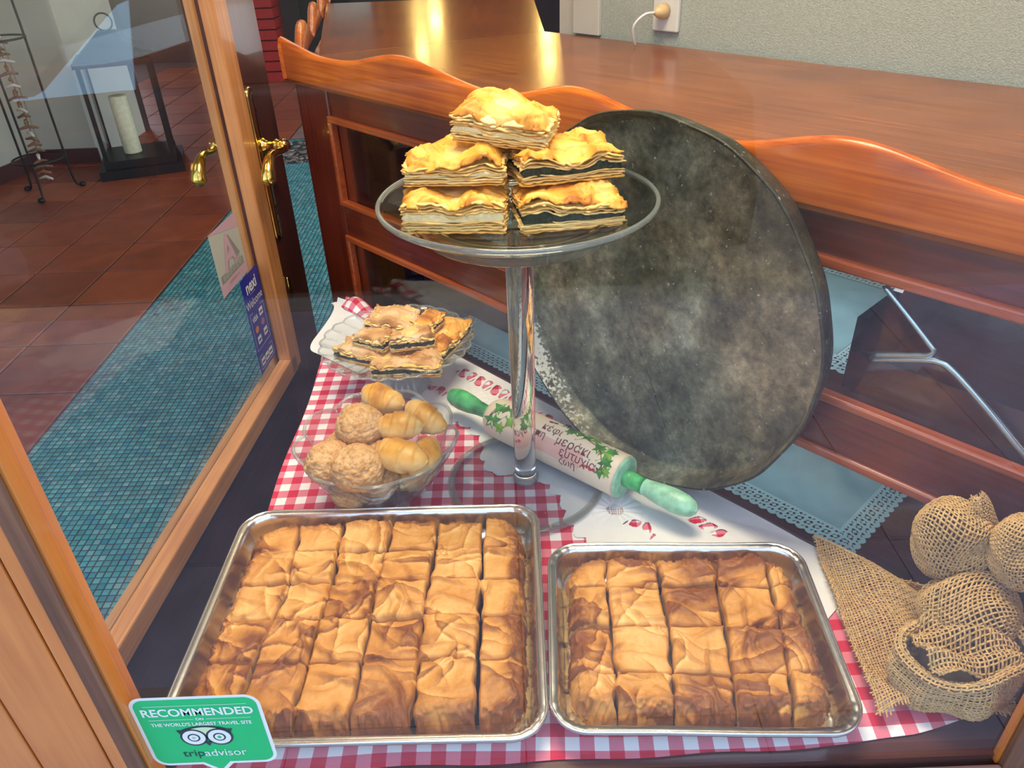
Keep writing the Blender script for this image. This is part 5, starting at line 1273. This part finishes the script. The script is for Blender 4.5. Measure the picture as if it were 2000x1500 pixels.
# frayed flap folded over the right of the upper bundle
def S_flap(u, v):
    lo = -0.9 + u*1.9; la = -0.8 + v*2.1
    r_ = 1.10 + 0.10*np.sin(v*7)
    return np.stack([0.506 + 0.043*r_*np.cos(la)*np.sin(lo+0.6), 0.648 - 0.037*r_*np.cos(la)*np.cos(lo+0.6)*0.9, 0.859 + 0.055*r_*np.sin(la)], -1)
fl = weave('frayed_flap', S_flap, 16, 36, M_burlap, b1, fray=0.10, r=0.0008, sub=2, seed=9); fl.matrix_parent_inverse = b1.matrix_basis.inverted()
b2 = wrapped_ball('burlap_bundle', (0.550, 0.594, 0.882), (0.034, 0.034, 0.044), (-0.1, 0.15), 'burlap bundle with a dry stalk at the right edge of the window', 2, 56, 32)
M_straw = plain('dry_straw', (0.55, 0.42, 0.22), 0.7, 0, 0.25, 90)
for k in range(4):
    P_ = spline([(0.542+0.003*k, 0.594, 0.918), (0.546+0.004*k, 0.596, 0.95), (0.538+0.005*k, 0.594, 0.99), (0.542+0.006*k, 0.590, 1.025+0.01*k), (0.556+0.01*k, 0.585, 1.06)], 24)
    o = tube('dry_stalk', P_, np.linspace(0.0035, 0.0012, 24), M_straw, b2, 7); o.matrix_parent_inverse = b2.matrix_basis.inverted()
b3 = wrapped_ball('burlap_bundle', (0.512, 0.590, 0.790), (0.052, 0.040, 0.048), (0.3, -0.1), 'middle burlap puff between the upper bundle and the burlap sack', 3, 54, 30)
# small sack with a rolled mouth, front right corner
sk = empty('burlap_sack', (0.488, 0.548, 0.7035), 0, 'folded burlap sack with a rolled mouth at the front right corner of the shelf', 'sack')
def S_sack(u, v):
    lo = u*2*PI; h = v*0.082
    R_ = 0.050 + 0.012*np.sin(PI*np.clip(v, 0, 1)*0.9) + 0.004*np.sin(lo*4 + 3*v) + 0.003*np.sin(lo*7)
    R_ = R_*(1 - 0.30*sstep(0.25, 0.0, v))
    z = h*(1 + 0.18*np.cos(lo - 0.3)) + 0.003*np.sin(lo*3)
    return np.stack([R_*1.08*np.cos(lo), R_*0.80*np.sin(lo), 0.001 + z], -1)
weave('sack_wall', S_sack, 80, 22, M_burlap, sk, closed_u=True, r=0.0011, sub=2, seed=5)
def S_roll(u, v):
    lo = u*2*PI; a = v*2*PI; R_ = 0.062 + 0.006*np.cos(a) + 0.004*np.sin(lo*4 + 3)
    z = 0.082*(1 + 0.18*np.cos(lo - 0.3)) + 0.003*np.sin(lo*3) + 0.006*np.sin(a) - 0.002
    return np.stack([R_*1.0*np.cos(lo), R_*0.74*np.sin(lo), z], -1)
weave('rolled_mouth', S_roll, 80, 9, M_burlap, sk, closed_u=True, r=0.0011, sub=2, seed=6)
def S_fill(u, v):
    x = (u-0.5)*2; y = (v-0.5)*2; k = np.sqrt(1 - 0.45*np.minimum(x*x, 1)*np.minimum(y*y, 1))
    return np.stack([x*0.056*k, y*0.042*k, 0.092 + 0.010*np.sin(x*4 + y*3) + 0.006*np.sin(y*9 + x*2) - 0.008*(x*x + y*y)], -1)
weave('stuffing_cloth', S_fill, 26, 20, M_burlap, sk, r=0.0011, sub=3, seed=8)
lathe('core', [(0.0001, 0.002), (0.030, 0.002), (0.040, 0.02), (0.044, 0.05), (0.040, 0.058), (0.0001, 0.060)], M_jutecore, sk, 32, rmod=lambda r, z, t: r*(1 - 0.20*np.abs(np.sin(t))), closed=False)

# ================================================================== STICKERS
def ic(name, col, r=0.35): return plain(name, col, r, 0, 0.01)
K_grn, K_wht, K_blk, K_cre = ic('sticker_green', (0.0, 0.52, 0.16)), ic('sticker_white', (0.80, 0.86, 0.82)), ic('sticker_black', (0.02, 0.035, 0.045)), ic('sticker_cream', (0.62, 0.80, 0.50))
K_blu, K_pnk, K_gry, K_mid, K_dpk = ic('sticker_blue', (0.01, 0.03, 0.36)), ic('sticker_pink', (0.62, 0.42, 0.50)), ic('sticker_grey', (0.52, 0.56, 0.50)), ic('sticker_midgrey', (0.28, 0.30, 0.28)), ic('sticker_mauve', (0.45, 0.28, 0.36))
# green travel-site sticker on the outside of the pane, lower left
gs_o = empty('green_sticker', (-0.3195, 0.4664, 0.755), 0, 'green sticker with a white owl-eyed logo on the window\'s lower left corner', 'sticker')
SO = np.array([-0.3195, 0.4666, 0.8055]); SU = np.array([1.0, 0, 0]); SW = np.array([0, 0, 1.0])
def spart(nm, V2, Fc, off, m): 
    o = flat(nm, np.asarray(V2, float)*np.array([0.93, 0.98]), Fc, SO, SU, SW, off, m, gs_o); o.matrix_parent_inverse = gs_o.matrix_basis.inverted(); return o
def rr_poly(w, h, r, n=8, tail=None):
    out = []
    for (cx_, cy_, a) in ((w-r, h-r, 0), (-w+r, h-r, PI/2), (-w+r, -h+r, PI)):
        for k in range(n+1): t = a + PI/2*k/n; out.append((cx_ + r*math.cos(t), cy_ + r*math.sin(t)))
    if tail: out += [(-tail, -h), (0.002, -h - tail*1.0), (tail, -h)]
    for k in range(n+1): t = 3*PI/2 + PI/2*k/n; out.append((w-r + r*math.cos(t), -h+r + r*math.sin(t)))
    return out
p = rr_poly(0.0685, 0.057, 0.016, tail=0.017); spart('white_border', p, [list(range(len(p)))], 0.0002, K_wht)
p = rr_poly(0.0645, 0.053, 0.0125, tail=0.0145); spart('green_field', p, [list(range(len(p)))], 0.0005, K_grn)
def sline(x0, x1, y, t=0.0006): spart('line', [(x0, y-t/2), (x1, y-t/2), (x1, y+t/2), (x0, y+t/2)], [(0, 1, 2, 3)], 0.0008, K_wht)
sline(-0.054, 0.054, 0.0435); sline(-0.054, -0.0065, 0.0215); sline(0.0065, 0.054, 0.0215)
def stext(s_, size, x, y, m, bold=False, sx=1.0):
    V2, Fc = text_mesh(s_, size, bold); V2 = V2*np.array([sx, 1]) + np.array([x, y]); spart('lettering', V2, Fc, 0.0009, m)
stext('RECOMMENDED', 0.0165, 0, 0.0325, K_wht, True, 0.96); stext('ON', 0.0055, 0, 0.0215, K_wht, True)
stext("THE WORLD'S LARGEST TRAVEL SITE", 0.0073, 0, 0.0135, K_wht, True, 0.88)
# owl: head arc, ears, eyes, beak
def owl(y0=-0.010):
    th_ = np.linspace(PI*0.16, PI*0.84, 16)
    hd = [(0.0285*math.cos(a), y0 + 0.006 + 0.0125*math.sin(a)*1.0) for a in th_]
    spart('owl_head', hd + [(-0.021, y0+0.001), (0, y0-0.003), (0.021, y0+0.001)], [list(range(19))], 0.0008, K_blk)
    hd2 = [(0.020*math.cos(a), y0 + 0.007 + 0.0095*math.sin(a)) for a in th_]
    spart('owl_brow', hd2 + [(0, y0+0.003)], [list(range(17))], 0.0010, K_cre)
    for s_ in (-1, 1):
        spart('owl_ear', [(s_*0.030, y0+0.0125), (s_*0.020, y0+0.0125), (s_*0.0262, y0+0.003)], [(0, 1, 2) if s_ > 0 else (0, 2, 1)], 0.0009, K_blk)
        for r_, m, q in ((0.0145, K_blk, 11), (0.0122, K_wht, 12), (0.0068, K_blk, 13), (0.0050, K_wht, 14), (0.0022, K_gry if s_ < 0 else K_grn, 15)):
            V2, Fc = disc2(s_*0.0138, y0, r_, r_*0.96, 28); spart('owl_eye', V2, Fc, q*0.0001, m)
    spart('owl_beak', [(-0.0042, y0-0.0075), (0.0042, y0-0.0075), (0, y0-0.0145)], [(0, 2, 1)], 0.0016, K_blk)
owl(-0.0085)
stext('trip', 0.0165, -0.0215, -0.0365, K_blk); stext('advisor', 0.0165, 0.0135, -0.0365, K_wht, False, 0.96)
# two stickers on the open door's pane
def dsticker(name, uc, zc, w, h, m, label):
    root = empty(name, tuple(DO + DU*uc + DN*(-0.0215) + np.array([0, 0, zc-h/2])), 0, label, 'sticker')
    O_ = DO + DU*uc + DN*(-0.0215) + np.array([0, 0, zc])
    def part(nm, V2, Fc, off, mm):
        # seen from the display side: +U runs away from the viewer = left to right in the picture
        V2 = np.asarray(V2, float); V = O_ + V2[:, :1]*DU + V2[:, 1:2]*np.array([0, 0, 1.0]) + DN*off
        o = mesh(nm, V, [list(f) for f in Fc], mm, root); o.matrix_parent_inverse = root.matrix_basis.inverted(); return o
    part('backing', [(-w/2, -h/2), (w/2, -h/2), (w/2, h/2), (-w/2, h/2)], [(0, 1, 2, 3)], 0.0002, m)
    return root, part
def dtext(part, s_, size, x, y, m, mirror=False, bold=False, sx=1.0):
    V2, Fc = text_mesh(s_, size, bold); V2 = V2*np.array([(-sx if mirror else sx), 1]) + np.array([x, y])
    if mirror: Fc = [f[::-1] for f in Fc]
    part('lettering', V2, Fc, 0.0010, m)
def rect(x, y, w, h): return [(x-w/2, y-h/2), (x+w/2, y-h/2), (x+w/2, y+h/2), (x-w/2, y+h/2)]
_, bp_ = dsticker('payment_sticker', 0.788, 0.700, 0.100, 0.232, K_blu, 'blue payment card sticker on the door glass, reading Welcome')
dtext(bp_, 'nexi', 0.040, 0.0, 0.088, K_wht, bold=True, sx=0.9); dtext(bp_, 'Welcome', 0.027, 0.0, 0.050, K_wht, sx=0.88)
Q = [(0, 1, 2, 3)]
bp_('line', rect(0, 0.070, 0.03, 0.0008), Q, 0.0008, K_wht)
for (x, y, w, h) in ((-0.032, 0.030, 0.018, 0.001), (0.032, 0.030, 0.018, 0.001), (-0.041, -0.015, 0.001, 0.09), (0.041, -0.015, 0.001, 0.09), (0, -0.060, 0.083, 0.001), (-0.032, -0.076, 0.018, 0.001), (0.032, -0.076, 0.018, 0.001), (-0.041, -0.092, 0.001, 0.032), (0.041, -0.092, 0.001, 0.032), (0, -0.108, 0.083, 0.001)):
    bp_('line', rect(x, y, w, h), Q, 0.0008, K_wht)
dtext(bp_, 'VISA', 0.017, -0.018, 0.012, K_wht, bold=True, sx=0.9)
for (x, y) in ((0.020, 0.014), (0.022, -0.038), (-0.018, -0.040), (-0.025, -0.093), (0.0, -0.093), (0.024, -0.093)):
    bp_('card_icon', rect(x, y, 0.021, 0.018), Q, 0.0008, K_wht); bp_('card_icon_inner', rect(x, y-0.001, 0.015, 0.005), Q, 0.0011, K_blu)
for (x, y, m) in ((-0.020, -0.014, ic('sticker_orange', (0.75, 0.25, 0.08))), (0.018, -0.012, ic('sticker_rose', (0.45, 0.12, 0.30)))):
    V2, Fc = disc2(x, y, 0.010, 0.008); bp_('card_icon', V2, Fc, 0.0009, m)
_, ap_ = dsticker('alarm_sticker', 0.722, 0.888, 0.140, 0.135, K_gry, 'pale alarm company sticker seen from its back on the door glass, mirrored letter A')
ap_('pink_top', [(-0.07, 0.0675), (-0.07, 0.0665), (0.07, 0.035), (0.07, 0.0675)], Q, 0.0005, K_pnk)
ap_('pink_foot', [(-0.07, -0.0675), (0.07, -0.0675), (0.07, -0.040), (-0.07, -0.040)], Q, 0.0005, K_pnk)
A_o = [(-0.030, -0.028), (-0.020, -0.028), (-0.006, 0.040), (0.006, 0.040), (0.036, -0.010), (0.027, -0.014), (0.006, -0.010), (0.004, -0.002), (0.016, 0.0), (0.0, 0.026)]
ap_('letter_shadow', [(x*1.25+0.006, y*1.08-0.004) for x, y in A_o], [list(range(10))], 0.0008, K_mid)
dtext(ap_, 'A', 0.100, 0.0, 0.004, K_pnk, mirror=True, bold=True, sx=0.95)
ap_('grey_band', rect(0.0, -0.034, 0.118, 0.017), Q, 0.0007, K_mid)
dtext(ap_, 'ΠΡΟΣΤΑΤΕΥΕΤΑΙ', 0.0155, 0.0, -0.0335, K_gry, mirror=True, bold=True, sx=0.80)
dtext(ap_, 'SECURITY', 0.010, 0.030, -0.019, K_gry, mirror=True, bold=True, sx=0.8)
dtext(ap_, 'A - 1530 A1530', 0.009, 0.0, -0.052, K_dpk, mirror=True, sx=0.9)

# ================================================================== THINGS AGAINST THE WALLS
# candle lantern on the floor at the corner
ln = empty('candle_lantern', (-2.46, 5.30, 0.0), math.radians(20), 'tall black metal floor lantern with a cream pillar candle, beyond the door', 'lantern')
def lb(nm, *a, m=M_black): return box(nm, *a, m, ln)
lb('base', -0.26, 0.26, -0.24, 0.24, 0.0, 0.06); lb('base_step', -0.22, 0.22, -0.20, 0.20, 0.0605, 0.11)
for sx in (-1, 1):
    for sy in (-1, 1): lb('corner_post', *sorted((sx*0.19, sx*0.215)), *sorted((sy*0.17, sy*0.195)), 0.1105, 0.68)
lb('top_frame', -0.23, 0.23, -0.21, 0.21, 0.6805, 0.71)
mesh('roof', [(-0.22, -0.20, 0.711), (0.22, -0.20, 0.711), (0.22, 0.20, 0.711), (-0.22, 0.20, 0.711), (-0.05, -0.05, 0.86), (0.05, -0.05, 0.86), (0.05, 0.05, 0.86), (-0.05, 0.05, 0.86)], BOXF, M_black, ln)
tube('ring_handle', [(0.05*math.cos(t), 0, 0.91 + 0.05*math.sin(t)) for t in np.linspace(0, 2*PI, 24)], 0.006, M_black, ln, 6)
for sx in (-1, 1): lb('side_panel', *sorted((sx*0.195, sx*0.20)), -0.168, 0.168, 0.12, 0.67, m=M_cglass)
cn = lathe('pillar_candle', [(0.0001, 0.0), (0.055, 0.0), (0.056, 0.004), (0.056, 0.36), (0.052, 0.365), (0.0001, 0.36)], M_candle, None, 32, closed=False)
cn.location = (-2.50, 5.28, 0.1115); tag(cn, 'cream pillar candle standing inside the black floor lantern', 'candle')
# wire stand with a hanging driftwood string
ws = empty('wire_stand', (-2.86, 4.80, 0.0), 0, 'black wire plant stand with a ring, at the left wall', 'stand')
for k in range(3):
    a = k*2*PI/3 + 0.7
    P_ = spline([(0.19*math.cos(a), 0.19*math.sin(a), 0.012), (0.15*math.cos(a), 0.15*math.sin(a), 0.06), (0.145*math.cos(a), 0.145*math.sin(a), 0.4), (0.14*math.cos(a), 0.14*math.sin(a), 1.2), (0.06*math.cos(a), 0.06*math.sin(a), 1.42), (0, 0, 1.46)], 40)
    tube('leg', P_, 0.007, M_black, ws, 8)
    o = lathe('foot', [(0.0001, 0.0005), (0.018, 0.006), (0.022, 0.016), (0.016, 0.028), (0.0001, 0.032)], M_black, ws, 16, closed=False); o.location = (0.19*math.cos(a), 0.19*math.sin(a), 0)
for z in (0.22, 0.9): tube('ring', [(0.150*math.cos(t), 0.150*math.sin(t), z) for t in np.linspace(0, 2*PI, 40)], 0.006, M_black, ws, 8)
dw = empty('driftwood_string', (-2.86, 4.80, 0.06), 0, 'string of small driftwood sticks and shells hanging in the wire stand', 'decoration')
M_drift = plain('driftwood', (0.22, 0.11, 0.06), 0.8, 0, 0.4, 40); M_shell = plain('shell', (0.6, 0.55, 0.5), 0.5, 0, 0.2, 40)
tube('cord', [(0, 0, 0.0), (0.01, 0, 0.4), (0.0, 0, 0.9), (0, 0, 1.34)], 0.003, M_drift, dw, 6)
for k in range(34):
    z = 0.04 + k*0.034; a = random.random()*6.28; L = random.uniform(0.03, 0.06); c, s = math.cos(a), math.sin(a)
    m = M_shell if k % 4 == 0 else M_drift
    tube('driftwood_piece' if m is M_drift else 'shell_bead', [(-L*c, -L*s, z-0.01), (0, 0, z+0.006), (L*c, L*s, z-0.005)], [0.007, 0.011, 0.006], m, dw, 6)
# wall socket with plug and cable by the counter's back
def wP(s, k, z): return W0 + cd*s - cm*k + np.array([0, 0, z])
so = empty('wall_socket', tuple(wP(0.472, 0.0, 1.23)), 0, 'white wall socket with a plug, above the counter', 'socket')
obox('socket_plate', W0, cd, -cm, 0.445, 0.515, 0.001, 0.012, 1.225, 1.305, ic('socket_white', (0.6, 0.6, 0.55)), so, 0.003)
adopt(so)
M_plug = ic('cream_plastic', (0.62, 0.42, 0.20))
pg2 = empty('power_plug', tuple(wP(0.478, 0.013, 1.25)), 0, 'cream plug with a white cable drooping onto the counter', 'plug')
tube('plug_body', [wP(0.478, 0.013, 1.268), wP(0.478, 0.03, 1.268), wP(0.478, 0.048, 1.268)], [0.017, 0.015, 0.006], M_plug, pg2, 14)
tube('cable', spline([wP(0.478, 0.048, 1.268), wP(0.47, 0.075, 1.266), wP(0.455, 0.09, 1.245), wP(0.448, 0.08, 1.215), wP(0.445, 0.07, 1.202)], 24), 0.003, ic('cable_white', (0.7, 0.7, 0.66)), pg2, 8)
adopt(pg2)
# warm globe lamps on the back wall (they mirror in the polished counter tops)
M_glow = bpy.data.materials.new('warm_globe'); M_glow.use_nodes = True
_g = M_glow.node_tree.nodes['Principled BSDF']; _g.inputs['Base Color'].default_value = (0.9, 0.7, 0.4, 1); _g.inputs['Emission Color'].default_value = (1.0, 0.66, 0.20, 1); _g.inputs['Emission Strength'].default_value = 42
for (x, z, wh) in ((-0.69, 2.06, 'lower left one of four'), (-0.87, 2.36, 'upper left one of four'), (0.54, 2.23, 'lower right one of four'), (0.57, 2.52, 'upper right one of four')):
    wlp = empty('wall_lamp', (x, 9.36, z), 0, 'small warm globe lamp on the dark back wall, ' + wh, 'lamp', 'globe lamps on the back wall')
    t = np.linspace(0.03, PI-0.03, 14)
    g_ = lathe('globe', [(0.07*math.sin(q), -0.07*math.cos(q)) for q in t], M_glow, wlp, 20, closed=False)
    b_ = box('bracket', -0.02, 0.02, 0.072, 0.137, -0.02, 0.02, M_brass, wlp)
# far back: drinks cooler and red crates
ck = empty('drinks_cooler', (-1.55, 8.6, 0.0), 0, 'black upright drinks cooler with a pale glass door, far back in the shop', 'cooler')
box('cabinet', -0.38, 0.38, -0.3, 0.3, 0.0, 1.95, M_black, ck, 0.01)
ckm, cknt, ckb = newmat('cooler_glow'); ckb.inputs['Base Color'].default_value = (0.25, 0.55, 0.55, 1); ckb.inputs['Emission Color'].default_value = (0.45, 0.85, 0.85, 1); ckb.inputs['Emission Strength'].default_value = 0.35
box('glass_door', -0.32, 0.32, -0.312, -0.301, 0.75, 1.85, ckm, ck, 0.004)
M_redp2 = plain('red_plastic', (0.45, 0.015, 0.012), 0.4)
for q in range(3):
    cr = empty('drinks_crate', (-2.35, 8.3, 0.001 + q*0.285), 0, 'red plastic drinks crate far back in the shop, %s of a stack of three' % ('lowest', 'middle', 'topmost')[q], 'crate', None)
    for sx in (-1, 1):
        for zq in (0.0, 0.095, 0.19): box('side_slat', *sorted((sx*0.19, sx*0.2)), -0.15, 0.15, zq, zq+0.08, M_redp2, cr); box('end_slat', -0.2, 0.2, *sorted((sx*0.15, sx*0.16)), zq, zq+0.08, M_redp2, cr)
    box('crate_floor', -0.19, 0.19, -0.149, 0.149, 0.0, 0.01, M_redp2, cr)

# ================================================================== STREET IN FRONT OF THE SHOP (seen mirrored in the pane)
M_pave = varied('pavement_slab', [(0.42, 0.40, 0.47), (0.50, 0.48, 0.54), (0.38, 0.37, 0.44)], 0.8)
M_road = plain('asphalt', (0.13, 0.13, 0.13), 0.9, 0, 0.3, 3)
pv0 = box('trim_pavement', -7, 7, -2.07, 0.437, -0.12, -0.008, M_grout2, kind='structure')
me_s = None
for i in range(28):
    for j in range(5):
        x, y = -7 + i*0.5, -2.065 + j*0.5
        if me_s is None: o = mesh('paving_slab', boxv(0.0015, 0.4985, 0.0015, 0.4985, -0.01, 0), BOXF, M_pave, pv0); me_s = o.data
        else: o = bpy.data.objects.new('paving_slab', me_s); C.objects.link(o); o.parent = pv0
        o.location = (x, y, random.uniform(-0.0008, 0.0008))
box('trim_kerb', -7, 7, -2.20, -2.071, -0.16, 0.0, plain('kerb_stone', (0.2, 0.2, 0.2), 0.8), kind='structure')
box('trim_road', -14, 14, -9.5, -2.201, -0.2, -0.14, M_road, kind='structure')
box('wall_opposite', -14, 14, -9.8, -9.6, -0.2, 3.2, plain('opposite_render', (0.12, 0.13, 0.11), 0.9), kind='structure')
# parked dark car
M_paint = plain('dark_car_paint', (0.008, 0.008, 0.014), 0.38, 0.0, 0.05, 5, coat=0.0, spec=0.3)
M_cwin = plain('car_window_glass', (0.02, 0.03, 0.04), 0.03, 0.9, 0.02); 
_cb = M_cwin.node_tree.nodes['Principled BSDF']
for l in list(_cb.inputs['Base Color'].links): M_cwin.node_tree.links.remove(l)
_cb.inputs['Base Color'].default_value = (0.45, 0.82, 1.0, 1); _cb.inputs['Metallic'].default_value = 1.0  # blue of the mirrored sky put into the glass colour
M_dullwin = plain('dull_window', (0.01, 0.01, 0.012), 0.45, 0, 0.02, spec=0.2)  # dark, dull colour stands in for windows without a bright reflection
M_tyre = plain('tyre_rubber', (0.02, 0.02, 0.02), 0.8); M_rimc = plain('wheel_rim', (0.4, 0.4, 0.42), 0.3, 1.0)
car = empty('parked_car', (-1.0, -3.22, -0.14), 0, 'dark parked car, mirrored in the window pane at the upper left', 'car')
xs_ = np.array([-2.15, -2.1, -1.6, -1.05, -0.55, 0.0, 0.6, 1.15, 1.5, 1.95, 2.12, 2.15])
zb_ = np.array([0.45, 0.66, 0.86, 0.96, 0.99, 1.0, 1.0, 1.0, 1.0, 0.98, 0.85, 0.5])
zt_ = np.array([0.45, 0.66, 0.86, 0.96, 1.40, 1.58, 1.60, 1.50, 1.25, 0.98, 0.85, 0.5])
xx = np.linspace(-2.15, 2.15, 60); zb2 = np.interp(xx, xs_, zb_); zt2 = np.interp(xx, xs_, zt_)
V = []
for x, zb, zt in zip(xx, zb2, zt2):
    e = 1 - 0.12*abs(x/2.15)**4
    top = max(zt, zb+0.001); ins = 0.26*(top-zb)/0.5
    V += [(x, -0.84*e, 0.20), (x, -0.88*e, 0.5), (x, -0.85*e, zb-0.03), (x, -0.82*e, zb), (x, (-0.82+ins)*e, top-0.02), (x, (-0.70+ins)*e, top), (x, (0.70-ins)*e, top), (x, (0.82-ins)*e, top-0.02), (x, 0.82*e, zb), (x, 0.85*e, zb-0.03), (x, 0.88*e, 0.5), (x, 0.84*e, 0.20)]
Fc = [list(f) for f in gridfaces(60, 12, False, True)] + [list(range(12)), list(range(59*12, 60*12))[::-1]]
mesh('body', V, Fc, M_paint, car, True)
for sgn in (1, -1):
    for (xa, xb, wm) in ((-1.02, -0.50, M_cwin), (-0.42, 0.32, M_dullwin), (0.40, 1.15, M_dullwin)):
        V = []
        for x in np.linspace(xa, xb, 12):
            zb = np.interp(x, xs_, zb_)+0.02; zt = np.interp(x, xs_, zt_)-0.09
            zt = max(zt, zb+0.01); h_ = np.interp(x, xs_, zt_) - np.interp(x, xs_, zb_); e = 1 - 0.12*abs(x/2.15)**4
            f1, f2 = 0.02/h_, (zt-zb+0.02)/h_
            for f, z in ((f1, zb), (f2, zt)):
                y = (0.82 - 0.26*h_/0.5*f)*e + 0.006; V.append((x, sgn*y, z))
        F_ = [(2*i, 2*i+2, 2*i+3, 2*i+1) if sgn < 0 else (2*i, 2*i+1, 2*i+3, 2*i+2) for i in range(11)]
        mesh('side_window', V, F_, wm, car, True)
for x in (-1.35, 1.35):
    for y in (-0.80, 0.80):
        w = lathe('wheel', [(0.0001, -0.09), (0.20, -0.09), (0.29, -0.085), (0.315, -0.05), (0.315, 0.05), (0.29, 0.085), (0.20, 0.09), (0.0001, 0.09)], M_tyre, car, 32, closed=False)
        w.location = (x, y, 0.315); w.rotation_euler = (PI/2, 0, 0)
        r_ = lathe('hub', [(0.0001, 0.095), (0.06, 0.10), (0.17, 0.092), (0.19, 0.088)], M_rimc, w, 24, closed=False)
        if y > 0: r_.rotation_euler = (PI, 0, 0)
bn = empty('green_bin', (-0.35, -6.2, -0.14), 0, 'green street bin mirrored in the pane above the door handle', 'bin')
M_binm = plain('green_plastic', (0.02, 0.26, 0.08), 0.5)
mesh('bin_body', [(-0.5, -0.35, 0.1), (0.5, -0.35, 0.1), (0.5, 0.35, 0.1), (-0.5, 0.35, 0.1), (-0.6, -0.45, 1.0), (0.6, -0.45, 1.0), (0.6, 0.45, 1.0), (-0.6, 0.45, 1.0)], BOXF, M_binm, bn)
mesh('bin_lid', [(-0.62, -0.47, 1.001), (0.62, -0.47, 1.001), (0.62, 0.47, 1.001), (-0.62, 0.47, 1.001), (-0.55, -0.3, 1.15), (0.55, -0.3, 1.15), (0.55, 0.3, 1.15), (-0.55, 0.3, 1.15)], BOXF, M_binm, bn)
for x in (-0.45, 0.45): box('bin_foot', x-0.05, x+0.05, -0.2, 0.2, 0, 0.099, M_tyre, bn)
